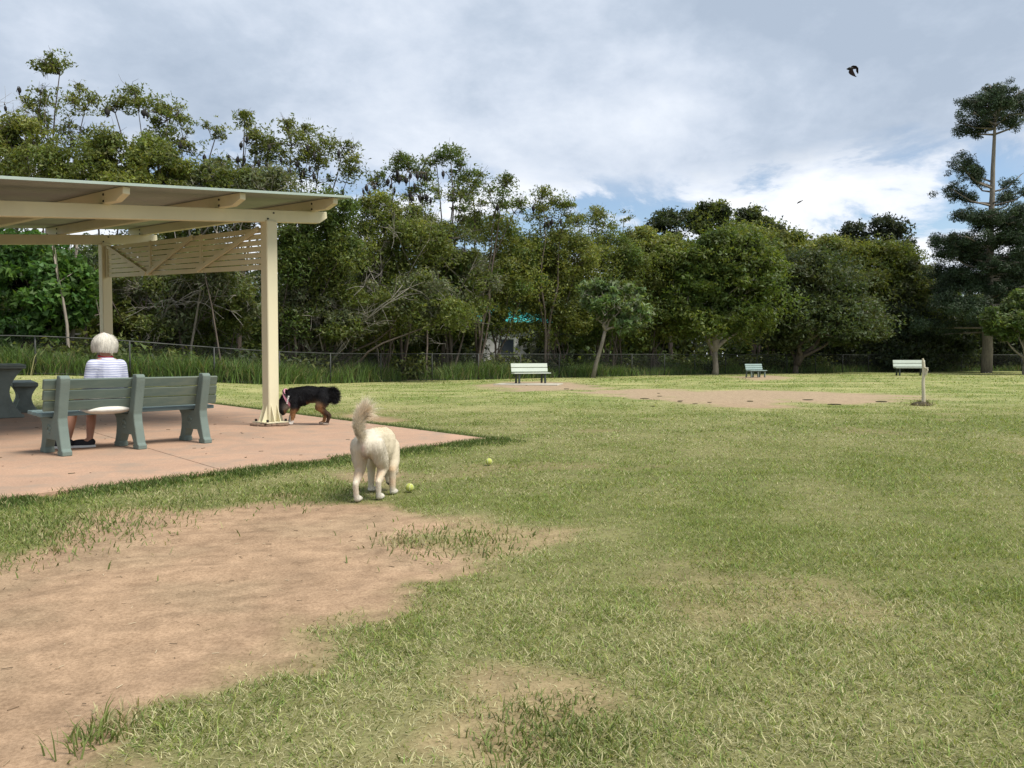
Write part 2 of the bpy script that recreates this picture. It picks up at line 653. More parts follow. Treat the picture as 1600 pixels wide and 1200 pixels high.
M_ground, M_slab = mat_ground(), mat_slab()

# ------------------------------------------------------------------ terrain fields
U = np.array((0.64, 0.768))          # along the slab's front edge, the bench and the beams
Vd = np.array((-0.768, 0.64))        # across, away from the camera


def gz(x, y):
    x, y = np.asarray(x, float), np.asarray(y, float)
    return 0.52 * sstep(6.8, 15.5, -x) * sstep(15, 24, y) + 0.02 * (fbm(x * 0.25, y * 0.25, 3, 5) - 0.5) * sstep(6, 12, y)


def poly_sd(poly, x, y):
    """signed distance (negative inside)"""
    poly = np.asarray(poly)
    d = np.full(np.shape(x), 1e9)
    inside = np.zeros(np.shape(x), bool)
    n = len(poly)
    for k in range(n):
        (ax, ay), (bx, by) = poly[k], poly[(k + 1) % n]
        ex, ey = bx - ax, by - ay
        t = np.clip(((x - ax) * ex + (y - ay) * ey) / (ex * ex + ey * ey + 1e-12), 0, 1)
        d = np.minimum(d, np.hypot(x - ax - t * ex, y - ay - t * ey))
        cond = ((ay > y) != (by > y)) & (x < (bx - ax) * (y - ay) / (by - ay + 1e-12) + ax)
        inside ^= cond
    return np.where(inside, -d, d)


def gp(*pts):
    return np.array([gnd(*p) for p in pts])


D_main = np.concatenate([gp((0, 885), (60, 858), (120, 825), (165, 802), (240, 796), (300, 800), (350, 795), (420, 790), (500, 788), (570, 797), (640, 803), (680, 822),
                            (655, 842), (690, 862), (712, 880), (690, 892), (630, 902), (585, 940), (530, 966), (490, 975), (455, 1000), (390, 1010), (325, 1012), (305, 1040),
                            (245, 1080), (195, 1088), (160, 1120), (135, 1165), (128, 1199)), np.array([(-1.25, 1.7), (-1.6, 1.0), (-4.5, 1.2), (-4.2, 3.6)])])
D_far = gp((935, 612), (1000, 608), (1090, 611), (1180, 610), (1290, 612), (1390, 615), (1418, 623), (1370, 630), (1290, 629), (1225, 622), (1190, 636), (1130, 633), (1050, 628), (990, 620))
D_bench = gp((760, 602), (790, 597), (850, 596), (915, 600), (935, 606), (880, 610), (820, 611), (780, 607))
D_dog = gp((530, 650), (560, 646), (620, 652), (640, 658), (600, 662), (545, 657))
D_b2 = gp((1145, 589), (1190, 586), (1225, 590), (1190, 594))
D_s1 = gp((540, 738), (590, 730), (640, 742), (600, 757), (550, 752))
D_s2 = gp((410, 772), (480, 766), (500, 772), (450, 779))
D_far2 = gp((880, 603), (905, 606), (1000, 612), (985, 620), (900, 612))
SLAB_T = gnd(760, 688)
SL_A, SL_B = -U, np.array((-0.66, 0.751))
_b0 = SLAB_T + SL_B * 10.5
SLAB = np.array([SLAB_T, SLAB_T + SL_A * 14, SLAB_T + SL_A * 14 + SL_B * 10.5, _b0])


D_thin = gp((600, 800), (700, 795), (800, 805), (900, 830), (860, 870), (760, 890), (700, 890), (640, 850))
D_straw = gp((600, 1150), (690, 1120), (780, 1140), (800, 1199), (610, 1199))
D_straw2 = gp((790, 1075), (850, 1068), (960, 1090), (940, 1125), (850, 1110))


def dirt_field(x, y):
    w = (fbm(x * 2.2, y * 2.2, 5, 11) - 0.5)
    w2 = (fbm(x * 9, y * 9, 3, 31) - 0.5)
    d = sstep(0.30, -0.16, poly_sd(D_main, x, y) + w * 0.75 + w2 * 0.22)
    far = np.minimum(np.minimum(poly_sd(D_far, x, y), poly_sd(D_bench, x, y)), np.minimum(poly_sd(D_b2, x, y), poly_sd(D_far2, x, y) + 0.2))
    wf = (fbm(x * 0.9, y * 0.9, 5, 17) - 0.5)
    d = np.maximum(d, 0.95 * sstep(0.8, -0.5, far + wf * 2.6 + w * 0.8))
    sm = np.minimum(np.minimum(poly_sd(D_dog, x, y), poly_sd(D_s1, x, y)), poly_sd(D_s2, x, y))
    d = np.maximum(d, 0.85 * sstep(0.15, -0.2, sm + w * 0.5))
    st = np.minimum(poly_sd(D_straw, x, y), np.minimum(poly_sd(D_straw2, x, y), poly_sd(D_thin, x, y) + 0.1))
    d = np.maximum(d, 0.50 * sstep(0.12, -0.12, st + w * 0.7))
    # worn spots scattered over the lawn
    s = fbm(x * 0.8, y * 0.8, 4, 71)
    d = np.maximum(d, 0.25 * sstep(0.68, 0.80, s))
    return d


D_green = gp((1150, 830), (1330, 800), (1420, 850), (1350, 930), (1230, 960), (1120, 920))


def dry_field(x, y):
    d = 0.42 + 1.25 * (fbm(x * 0.42 + 3, y * 0.42, 4, 41) - 0.5) + 0.9 * (fbm(x * 1.7, y * 1.7, 4, 43) - 0.5)
    wn_ = (fbm(x * 1.5, y * 1.5, 4, 77) - 0.5)
    d += 0.55 * sstep(0.25, -0.25, poly_sd(D_thin, x, y) + wn_)
    d += 0.65 * sstep(0.12, -0.12, poly_sd(D_straw, x, y) + wn_ * 0.5)
    d += 0.5 * sstep(0.1, -0.1, poly_sd(D_straw2, x, y) + wn_ * 0.4)
    d -= 0.3 * sstep(0.4, -0.4, poly_sd(D_green, x, y) + wn_ * 1.5)
    d += 0.08 * sstep(9, 18, y) + sstep(7, 14, y) * 1.1 * (fbm(x * 0.45, y * 1.6, 4, 47) - 0.5)
    d += 0.10 * np.sin(2 * np.pi * (x * 0.93 - y * 0.36 + 0.25 * fbm(x * 0.3, y * 0.3, 2, 19)) / 1.15)
    # lush strip along the slab's front edge
    p = (x - SLAB_T[0]) * Vd[0] + (y - SLAB_T[1]) * Vd[1]
    q = (x - SLAB_T[0]) * U[0] + (y - SLAB_T[1]) * U[1]
    lush = sstep(-0.75, -0.15, p + wn_ * 0.5) * (p < 0.1) * sstep(1.5, -0.5, q)
    d -= 0.75 * lush
    return np.clip(d, 0, 1)


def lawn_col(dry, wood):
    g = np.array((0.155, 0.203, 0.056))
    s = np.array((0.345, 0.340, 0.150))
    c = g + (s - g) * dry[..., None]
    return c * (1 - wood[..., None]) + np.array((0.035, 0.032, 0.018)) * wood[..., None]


FENCE_PX = [(-330, 20.5), (-120, 22.0), (49, 24.0), (294, 26.2), (395, 27.6), (486, 30.2), (569, 32.5), (878, 40.0), (1110, 47.0), (1365, 54.0), (1600, 57.0), (1800, 60.0)]
FENCE = np.array([((px - 800) / F_PX * Y, Y) for px, Y in FENCE_PX])


def behind_fence(x, y):
    yf = np.interp(x, FENCE[:, 0], FENCE[:, 1])
    return y - yf


# ---- ground sheet
xs = np.unique(np.concatenate([np.linspace(-400, -40, 25), np.linspace(-40, -9, 62), np.arange(-9, 9.001, 0.085), np.linspace(9, 40, 62), np.linspace(40, 400, 25)]))
ys = np.unique(np.concatenate([np.linspace(-300, -20, 14), np.linspace(-20, 1, 30), np.arange(1, 11, 0.055), np.linspace(11, 30, 110), np.linspace(30, 75, 90), np.linspace(75, 900, 40)]))
GX, GY = np.meshgrid(xs, ys)
dirtG = dirt_field(GX, GY)
dryG = dry_field(GX, GY)
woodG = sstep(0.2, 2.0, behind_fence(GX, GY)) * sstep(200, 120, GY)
near = sstep(14, 8, GY) * (GY > 0)
ZG = gz(GX, GY) + near * (0.022 * (fbm(GX * 1.6, GY * 1.6, 5, 3) - 0.5) - 0.012 * dirtG + 0.022 * dirtG * (fbm(GX * 8, GY * 8, 3, 9) - 0.5))
slab_in = sstep(0.15, -0.05, poly_sd(SLAB, GX, GY))
ZG = ZG * (1 - slab_in) - 0.03 * slab_in
dirt_c = np.array((0.365, 0.252, 0.162)) * (0.86 + 0.28 * fbm(GX * 0.9, GY * 0.9, 4, 51))[..., None]
dirt_c = dirt_c * (1 - 0.14 * sstep(0.48, 0.72, fbm(GX * 2.5, GY * 2.5, 5, 53)))[..., None]
dirt_c = dirt_c * (1 - 0.16 * sstep(0.55, 0.7, fbm(GX * 9, GY * 9, 4, 57)))[..., None]
dirt_c = dirt_c + (np.array((0.24, 0.215, 0.135)) - dirt_c) * (0.18 * sstep(0.52, 0.70, fbm(GX * 1.4 + 5, GY * 1.4, 4, 59)))[..., None]
dirt_c = dirt_c + (np.array((0.35, 0.265, 0.18)) - dirt_c) * sstep(13, 20, GY)[..., None]
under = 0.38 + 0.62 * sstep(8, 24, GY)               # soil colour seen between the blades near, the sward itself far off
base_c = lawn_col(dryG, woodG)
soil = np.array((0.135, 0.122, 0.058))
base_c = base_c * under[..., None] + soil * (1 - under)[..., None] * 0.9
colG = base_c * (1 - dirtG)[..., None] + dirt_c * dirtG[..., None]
colG *= (0.93 + 0.14 * R.random(colG.shape[:2]))[..., None]
ny, nx = GX.shape
ii = np.arange(ny - 1)[:, None] * nx + np.arange(nx - 1)[None, :]
quads = np.stack([ii, ii + 1, ii + nx + 1, ii + nx], -1).reshape(-1, 4)
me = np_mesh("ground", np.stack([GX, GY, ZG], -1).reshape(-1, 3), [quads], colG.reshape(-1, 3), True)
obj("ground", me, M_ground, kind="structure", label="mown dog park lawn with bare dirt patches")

# ---- slab of separate poured panels
slab = obj("concrete_slab", None, kind="structure")
aj = [0.0, 3.72, 7.4, 11.0, 14.0]
bj = [0.0, 4.6, 10.5]
for i in range(4):
    for j in range(2):
        g = 0.006
        cs = []
        for (a, b) in ((aj[i] + g, bj[j] + g), (aj[i + 1] - g, bj[j] + g), (aj[i + 1] - g, bj[j + 1] - g), (aj[i] + g, bj[j + 1] - g)):
            cs.append(tuple(SLAB_T + SL_A * a + SL_B * b))
        obj("panel", prism(cs, 'z', -0.12, 0.03, 0.004, "panel"), M_slab, slab)
SLZ = 0.03


# ------------------------------------------------------------------ grass
def blade_geo(x, y, z, L, w, lean, col, two=True, rng=R):
    n = len(x)
    az = rng.random(n) * 2 * np.pi
    sx, sy = np.cos(az), np.sin(az)                     # width direction
    la = rng.random(n) * 2 * np.pi
    lx, ly = np.cos(la) * lean * L, np.sin(la) * lean * L
    hz = L * np.sqrt(np.clip(1 - np.minimum(lean, 0.97) ** 2, 0.05, 1))
    b = np.stack([x, y, z], -1)
    s = np.stack([sx, sy, np.zeros(n)], -1) * (w / 2)[:, None]
    tip = b + np.stack([lx, ly, hz], -1)
    if two:
        mid = b + np.stack([lx * 0.38, ly * 0.38, hz * 0.62], -1)
        V = np.stack([b - s, b + s, mid + s * 0.8, mid - s * 0.8, tip], 1).reshape(-1, 3)
        k = np.arange(n)[:, None] * 5
        polys = [k + np.array([0, 1, 2, 3]), k + np.array([3, 2, 4])]
        c = np.repeat(col, 5, axis=0)
    else:
        V = np.stack([b - s, b + s, tip], 1).reshape(-1, 3)
        k = np.arange(n)[:, None] * 3
        polys = [k + np.array([0, 1, 2])]
        c = np.repeat(col, 3, axis=0)
    return V, polys, c


def grass_band(y0, y1, dens, L0, w0, two, margin=0.6):
    x_of = lambda yy: 0.69 * yy + margin
    area_max = 2 * x_of(y1) * (y1 - y0)
    n = int(area_max * dens)
    y = R.uniform(y0, y1, n)
    x = R.uniform(-1, 1, n) * x_of(y1)
    k = np.abs(x) < x_of(y)
    x, y = x[k], y[k]
    d = dirt_field(x, y)
    dry = dry_field(x, y)
    clump = fbm(x * 5, y * 5, 3, 91)
    keep = (R.random(len(x)) < (1 - d) ** 2.8 * (0.5 + clump)) & (poly_sd(SLAB, x, y) > -0.02) & (behind_fence(x, y) < 0.3)
    keep &= ~((R.random(len(x)) < 0.4) & (dry > 0.85))
    x, y, d, dry, clump = x[keep], y[keep], d[keep], dry[keep], clump[keep]
    n = len(x)
    straw = R.random(n) < 0.16 + 0.66 * dry
    g = np.array((0.215, 0.268, 0.070)) * (0.45 + 0.95 * R.random(n))[:, None] * np.array((1, 1, 1))
    g = g * (1 + 0.35 * (R.random(n) - 0.5)[:, None] * np.array((1.4, 0.3, 1.0)))
    s_ = np.array((0.50, 0.475, 0.27)) * (0.6 + 0.6 * R.random(n))[:, None]
    col = np.where(straw[:, None], s_, g)
    L = L0 * (0.5 + 0.9 * R.random(n)) * (0.65 + 0.7 * clump) * (1 - 0.35 * dry) * (1 - 0.72 * d)
    lean = np.clip(0.60 + 0.42 * R.random(n) + 0.15 * straw, 0, 0.975)
    w = w0 * (0.6 + 0.7 * R.random(n))
    z = gz(x, y) - 0.006
    zz_ = 0.022 * (fbm(x * 1.6, y * 1.6, 5, 3) - 0.5) * sstep(14, 8, y)
    return blade_geo(x, y, z + zz_, L, w, lean, col, two)


def join_geo(parts):
    V, P3, P4, Cc, n = [], [], [], [], 0
    for v, ps, c in parts:
        for p in ps:
            (P4 if p.shape[1] == 4 else P3).append(p + n)
        V.append(v)
        Cc.append(c)
        n += len(v)
    return np.concatenate(V), [np.concatenate(P) for P in (P3, P4) if P], np.concatenate(Cc)


bands = [grass_band(1.6, 3.6, 20500, 0.048, 0.0036, True), grass_band(3.6, 6.0, 13000, 0.036, 0.0062, False),
         grass_band(6.0, 10.0, 4200, 0.040, 0.0095, False), grass_band(10.0, 17.0, 1000, 0.045, 0.018, False, 0.3), grass_band(17.0, 30.0, 170, 0.055, 0.03, False, 0.3), grass_band(30.0, 50.0, 28, 0.07, 0.07, False, 0.3)]
V, P, cc = join_geo(bands)
obj("lawn_grass", np_mesh("lawn_grass", V, P, cc), M_grass, kind="stuff", label="short mown lawn grass, part green and part straw", category="grass")
print("lawn tris", sum(len(p) * (p.shape[1] - 2) for p in P))

# taller dark grass along the slab edge and loose tufts
parts = []
n = 30000
q = R.uniform(-9.5, 0.25, n)
off = -np.abs(R.normal(0, 0.24, n)) + 0.04
pos = SLAB_T[None, :] + U[None, :] * q[:, None] + Vd[None, :] * off[:, None]
kk = fbm(pos[:, 0] * 2.5, pos[:, 1] * 2.5, 3, 61) > 0.36
pos, off = pos[kk], off[kk]
n = len(pos)
col = np.array((0.085, 0.128, 0.032)) * (0.5 + 1.0 * R.random(n))[:, None]
sm = R.random(n) < 0.1
col[sm] = np.array((0.36, 0.33, 0.17)) * (0.7 + 0.5 * R.random(sm.sum()))[:, None]
Lx = (0.03 + 0.055 * R.random(n)) * (0.7 + 0.3 * sstep(-0.5, 0, off))
parts.append(blade_geo(pos[:, 0], pos[:, 1], gz(pos[:, 0], pos[:, 1]) - 0.01, Lx, 0.006 + 0.005 * R.random(n), 0.3 + 0.6 * R.random(n), col))
# back edge of the slab
n = 9000
q = R.uniform(0.1, 10.2, n)
off = np.abs(R.normal(0, 0.12, n)) - 0.02
nb = np.array((0.751, 0.66))
pos = SLAB_T[None, :] + SL_B[None, :] * q[:, None] + nb[None, :] * off[:, None]
col = np.array((0.085, 0.120, 0.036)) * (0.6 + 0.8 * R.random(n))[:, None]
parts.append(blade_geo(pos[:, 0], pos[:, 1], gz(pos[:, 0], pos[:, 1]) - 0.01, 0.04 + 0.05 * R.random(n), 0.009 + 0.006 * R.random(n), 0.3 + 0.6 * R.random(n), col, False))
TUFTS = [(150, 1150, .05, 130, .08, 0), (190, 1125, .05, 90, .05, 1), (880, 1130, .11, 600, .05, 0), (840, 1175, .10, 450, .05, 0), (930, 1160, .10, 400, .045, 0), (280, 785, .22, 500, .06, 0), (460, 775, .25, 500, .05, 0), (90, 815, .4, 1500, .045, 0), (20, 840, .4, 1500, .045, 0), (720, 845, .25, 600, .05, 0),
         (1441, 632, .10, 260, .16, 2), (1436, 634, .12, 200, .09, 2), (640, 845, .1, 150, .05, 1), (510, 765, .2, 300, .06, 0)]
for px, py, rad, n, L0, kind in TUFTS:
    c = gnd(px, py)
    x, y = R.normal(c[0], rad, n), R.normal(c[1], rad, n)
    base = {0: (0.155, 0.195, 0.060), 1: (0.30, 0.27, 0.15), 2: (0.10, 0.085, 0.045)}[kind]
    col = np.array(base) * (0.55 + 0.9 * R.random(n))[:, None]
    sm = R.random(n) < 0.15
    col[sm] = np.array((0.40, 0.36, 0.2)) * (0.7 + 0.5 * R.random(sm.sum()))[:, None]
    parts.append(blade_geo(x, y, gz(x, y) - 0.008, L0 * (0.5 + 0.7 * R.random(n)), (0.0055 if py > 1000 else 0.008) * (0.7 + 0.6 * R.random(n)), 0.35 + 0.6 * R.random(n), col))
V, P, cc = join_geo(parts)
obj("grass_tufts", np_mesh("grass_tufts", V, P, cc), M_grass, kind="stuff", label="longer grass along the slab edge and in tufts on the dirt", category="grass")

# dark turf clods and litter on the bare patches
g = Geo()
for k in range(20):
    px, py = (R.uniform(930, 1400), R.uniform(608, 636)) if k < 14 else (R.uniform(760, 930), R.uniform(598, 610))
    c = gnd(px, py)
    r = R.uniform(0.03, 0.10)
    g.ell((c[0], c[1], float(gz(c[0], c[1])) + 0.01), (r * R.uniform(0.8, 1.9), r, r * R.uniform(0.12, 0.25)), nu=7, nv=4, tint=np.array((0.055, 0.052, 0.026)) * R.uniform(0.6, 1.7))
n = 1100
x, y = R.uniform(-4.3, 0.2, n), R.uniform(2.0, 7.0, n)
k = (dirt_field(x, y) > 0.5) & (poly_sd(SLAB, x, y) > 0.1)
for a, b in zip(x[k], y[k]):
    s = R.uniform(0.0008, 0.0026)
    L = s * R.uniform(1, 7) ** 1.1
    th = R.uniform(0, np.pi)
    M = np.eye(4)
    M[:2, :2] = [[math.cos(th), -math.sin(th)], [math.sin(th), math.cos(th)]]
    M[:3, 3] = (a, b, float(gz(a, b)) + 0.022 * (float(fbm(np.array([a * 1.6]), np.array([b * 1.6]), 5, 3)[0]) - 0.5) - 0.010)
    tone = [(0.10, 0.075, 0.05), (0.48, 0.40, 0.27), (0.2, 0.14, 0.09), (0.30, 0.22, 0.14)][int(R.integers(0, 4))]
    g.box((-L, -s * 0.6, 0), (L, s * 0.6, s * 0.8), M, tone)
for k in range(90):
    q = SLAB_T + SL_A * R.uniform(0.3, 9) + SL_B * R.uniform(0.1, 8)
    th = R.uniform(0, np.pi)
    M = np.eye(4)
    M[:2, :2] = [[math.cos(th), -math.sin(th)], [math.sin(th), math.cos(th)]]
    M[:3, 3] = (q[0], q[1], SLZ + 0.001)
    L = R.uniform(0.006, 0.028)
    g.box((-L, -L * 0.3, 0), (L, L * 0.3, 0.004), M, [(0.10, 0.07, 0.04), (0.16, 0.11, 0.06), (0.06, 0.06, 0.03)][int(R.integers(0, 3))])
obj("ground_litter", g.mesh("ground_litter"), M_furskin, kind="stuff", label="small clods, twigs and straw bits lying on the bare dirt", category="litter")

# ------------------------------------------------------------------ picnic shelter
P1 = np.array((-3.76, 11.95))
SU, SV = 0.114, 0.036
shelter = thing("picnic_shelter", "cream painted open shelter with skillion roof over the pink slab", "shelter", (0, 0, 0))


def sh(L, m, z):
    """shelter point: L along the beams, m across, z over the beam-underside plane"""
    p = P1 + U * L + Vd * m
    return np.array((p[0], p[1], 3.17 + SU * L + SV * m + z))


def bar(a, b, w, h, side=None, up=None, name="bar", cut0=0.0, cut1=0.0, bevel=0.006):
    """rectangular timber whose bottom centre line runs a -> b; cut slopes the underside up at an end"""
    a, b = Vector(a), Vector(b)
    d = (b - a)
    L = d.length
    d.normalize()
    s = Vector(side) if side is not None else d.cross(Vector((0, 0, 1))).normalized()
    u = s.cross(d).normalized()
    if u.z < 0:
        u = -u
    prof = [(0, h), (0, h * 0.45 if cut0 else 0)] + ([(cut0, 0)] if cut0 else []) + ([(L - cut1, 0)] if cut1 else []) + [(L, h * 0.45 if cut1 else 0), (L, h)]
    me = prism(prof, 'y', -w / 2, w / 2, bevel, name)
    M = Matrix((( *d, 0), (*s, 0), (*u, 0), (0, 0, 0, 1))).transposed()
    M.translation = a
    me.transform(M)
    me.update()
    return me


def post(L, m, ztop_extra=0.0):
    c = sh(L, m, 0)
    s = 0.0925
    poly = []
    for a, b in ((-s, -s), (s, -s), (s, s), (-s, s)):
        q = c[:2] + U * a + Vd * b
        poly.append(tuple(q))
    p = obj("post", prism(poly, 'z', SLZ + 0.06, c[2] + 0.02, 0.012, "post"), M_cream, shelter)
    # base plate, gussets, bolts and the rough mortar bed
    g = Geo()
    M = np.eye(4)
    M[:2, 0], M[:2, 1] = U, Vd
    M[:3, 3] = (c[0], c[1], SLZ)
    g.box((-0.2, -0.2, 0.045), (0.2, 0.2, 0.062), M)
    for sx, sy in ((1, 0), (-1, 0), (0, 1), (0, -1)):
        for o_ in (-0.05, 0.05):
            d1, d2 = np.array((sx, sy, 0.0)), np.array((-sy, sx, 0.0))
            t = 0.005
            pts = [d1 * 0.09, d1 * 0.19, d1 * 0.09]
            zz_ = [0.062, 0.062, 0.34]
            Vv = [pp + d2 * (o_ + e) + np.array((0, 0, z_)) for e in (-t, t) for pp, z_ in zip(pts, zz_)]
            Vv = np.array(Vv) @ M[:3, :3].T + M[:3, 3]
            g.add(Vv, [np.array([(0, 1, 2), (5, 4, 3)]), np.array([(0, 3, 4, 1), (1, 4, 5, 2), (2, 5, 3, 0)])])
    obj("base_plate", g.mesh("base_plate"), M_cream, p)
    for sx in (-1, 1):
        for sy in (-1, 1):
            g = Geo()
            q = c[:2] + U * 0.16 * sx + Vd * 0.16 * sy
            g.tube([(q[0], q[1], SLZ + 0.06), (q[0], q[1], SLZ + 0.10)], 0.02, 6)
            obj("bolt", g.mesh("bolt"), M_bolt, p)
    g = Geo()
    for k in range(16):
        th = k / 16 * 2 * math.pi + R.uniform(-.1, .1)
        q = c[:2] + (U * math.cos(th) + Vd * math.sin(th)) * R.uniform(0.16, 0.26)
        g.ell((q[0], q[1], SLZ + 0.015), (R.uniform(.05, .09), R.uniform(.05, .09), R.uniform(.028, .04)), nu=8, nv=5)
    obj("mortar_bed", g.mesh("mortar_bed"), M_mortar, p)


MW = 5.9
LEFT = -6.4
for L, m in ((0, 0), (0, MW), (LEFT, 0), (LEFT, MW)):
    post(L, m)
side_b = (*Vd, 0)
for m in (0, MW):
    bm_o = obj("beam", bar(sh(LEFT - 1.1, m, 0), sh(1.07, m, 0), 0.11, 0.185, side_b, name="beam", cut0=0.16, cut1=0.16), M_cream, shelter)
    for L in (-0.05, 0.05):
        g = Geo()
        a = sh(L, m, 0.05 if L < 0 else 0.14)
        g.tube([a - np.array((*Vd, 0)) * 0.068, a - np.array((*Vd, 0)) * 0.05], 0.014, 6)
        obj("bolt", g.mesh("bolt"), M_bolt, bm_o)
RAF = [0.79 - 1.605 * k for k in range(6)]
for L in RAF:
    r = obj("rafter", bar(sh(L, -0.63, 0.186), sh(L, MW + 0.63, 0.186), 0.09, 0.165, (*U, 0), name="rafter", cut0=0.22, cut1=0.22), M_cream, shelter)
    for m in (-0.075, MW + 0.075):
        for z in (0.215, 0.30):
            g = Geo()
            a = sh(L, m, z)
            g.tube([a - np.array((*U, 0)) * 0.056, a + np.array((*U, 0)) * 0.056], 0.016, 6)
            obj("bolt", g.mesh("bolt"), M_bolt, r)
# corrugated roof sheet
mm = np.arange(-0.70, MW + 0.72, 0.0125)
prof = 0.009 * np.sin(mm / 0.076 * 2 * np.pi)
Ls = np.linspace(LEFT - 1.3, 1.02, 9)
VV = []
for t in (0, 0.004):
    for L in Ls:
        p = P1[None, :] + U[None, :] * L + Vd[None, :] * mm[:, None]
        z = 3.17 + SU * L + SV * mm + 0.352 + 0.012 + prof + t
        VV.append(np.column_stack([p, z]))
nm, nl = len(mm), len(Ls)
VV = np.concatenate(VV)
i = (np.arange(nl - 1)[:, None] * nm + np.arange(nm - 1)[None, :]).ravel()
q1 = np.stack([i, i + nm, i + nm + 1, i + 1], -1)
q2 = q1[:, ::-1] + nl * nm
obj("roof_sheet", np_mesh("roof_sheet", VV, [q1, q2], None, True), M_roof, shelter)
# thin folded edge along the low front and the right side
M_flash = mat_plain("pale_flashing", (0.36, 0.43, 0.38), 0.4, 0.06, 2, metal=0.2)
obj("edge_flashing", bar(sh(LEFT - 1.3, -0.712, 0.352), sh(1.03, -0.712, 0.352), 0.012, 0.035, side_b, name="flashing", bevel=0.002), M_flash, shelter)
obj("edge_flashing", bar(sh(1.035, -0.71, 0.352), sh(1.035, MW + 0.72, 0.352), 0.012, 0.035, (*U, 0), name="flashing", bevel=0.002), M_flash, shelter)
# slatted screen between the right-hand posts
scr = obj("slatted_screen", None, parent=shelter)


def sp(m, f):
    """point in the screen: m across, f 0 bottom .. 1 top"""
    p = P1 + Vd * m
    return np.array((p[0], p[1], (2.45 + 0.043 * m) * (1 - f) + (3.12 + 0.038 * m) * f))


uo = np.array((*U, 0.0))
for k in range(7):
    f = k / 7.0
    obj("slat", bar(sp(0.1, f), sp(MW - 0.1, f), 0.018, 0.078, (*U, 0), name="slat", bevel=0.003), M_cream, scr)
for m in (0.115, MW * 0.345, MW * 0.66, MW - 0.14):
    obj("upright", bar(sp(m, 0) - uo * 0.032, sp(m, 0.99) - uo * 0.032, 0.07, 0.035, (*Vd, 0), name="upright", bevel=0.003), M_cream, scr)
for m0, m1 in ((MW * 0.36, 0.2), (MW * 0.67, MW * 0.38), (MW * 0.68, MW - 0.25)):
    a, b = sp(m0, 0.06) - uo * 0.034, sp(m1, 0.95) - uo * 0.034
    d = (b - a) / np.linalg.norm(b - a)
    s_ = np.cross(d, uo)
    obj("brace", bar(a, b, 0.07, 0.035, tuple(s_), name="brace", bevel=0.003), M_cream, scr)

# ------------------------------------------------------------------ the green park bench
bo = gnd(104, 717)
UZ = math.atan2(U[1], U[0])
bench = thing("park_bench", "long green slatted bench with three concrete frames on the pink slab", "bench", (bo[0], bo[1], SLZ), UZ)
# local: x along the bench, y across (away from the camera), z up
LEGP = [(-0.03, 0), (0.11, 0), (0.12, 0.045), (0.095, 0.06), (0.155, 0.165), (0.41, 0.165), (0.47, 0.06), (0.455, 0.05), (0.455, 0), (0.61, 0), (0.61, 0.05), (0.585, 0.065), (0.55, 0.16),
        (0.535, 0.27), (0.55, 0.34), (0.60, 0.385), (0.63, 0.395), (0.63, 0.418), (0.235, 0.40), (0.20, 0.44), (0.105, 0.80), (0.085, 0.865), (0.01, 0.865), (-0.018, 0.835), (-0.012, 0.79),
        (0.065, 0.47), (0.08, 0.40), (0.07, 0.32), (0.0, 0.07), (-0.03, 0.05)]


def paw(g, x, sgn):
    for dy, dz, ry, rz in ((0, -0.02, .028, .02), (-.032, .012, .011, .015), (-.011, .03, .011, .016), (.012, .03, .011, .016), (.033, .012, .011, .015)):
        g.ell((x, 0.33 + dy * 1.3, 0.27 + dz * 1.3), (0.014, ry * 1.3, rz * 1.3), nu=8, nv=5)


for xl in (0.0, 0.80, 1.60):
    lg = obj("leg", prism(LEGP, 'x', xl - 0.05, xl + 0.05, 0.007, "leg"), M_benchleg, bench)
    g = Geo()
    g.box((xl - 0.052, 0.14, 0.165), (xl + 0.052, 0.44, 0.19))
    g.box((xl - 0.052, 0.17, 0.345), (xl + 0.052, 0.50, 0.362))
    obj("frame_rib", g.mesh("frame_rib"), M_benchleg, lg)
    for e_ in (-1, 1):
        g = Geo()
        paw(g, xl + 0.051 * e_, e_)
        obj("paw_emblem", g.mesh("paw_emblem"), M_benchleg, lg)
for k, (y0, y1, z) in enumerate(((0.24, 0.355, 0.402), (0.37, 0.49, 0.408), (0.505, 0.635, 0.414))):
    o = obj("seat_slat", bbox((-0.16, y0, 0), (1.83, y1, 0.042), 0.006, "seat_slat"), M_benchseat, bench, loc=(0, 0, z + 0.005), rot=(0.02, 0, 0))
for k in range(3):
    t = 0.53 + k * 0.118
    y = 0.185 - (t - 0.46) * 0.27
    e = R.uniform(-0.02, 0.02)
    o = obj("back_slat", bbox((-0.15 + e, 0, -0.0555), (1.83 + e, 0.038, 0.0555), 0.006, "back_slat"), M_bench, bench, loc=(0, y + 0.012, t), rot=(0.25, 0, R.uniform(-.002, .002)))

# ------------------------------------------------------------------ seated person
wp = bo + U * 0.60 + Vd * 0.41
PZ = math.atan2(Vd[1], Vd[0])
person = thing("person", "white haired person in striped shirt sitting on the green bench, seen from behind", "person", (wp[0], wp[1], SLZ), PZ)
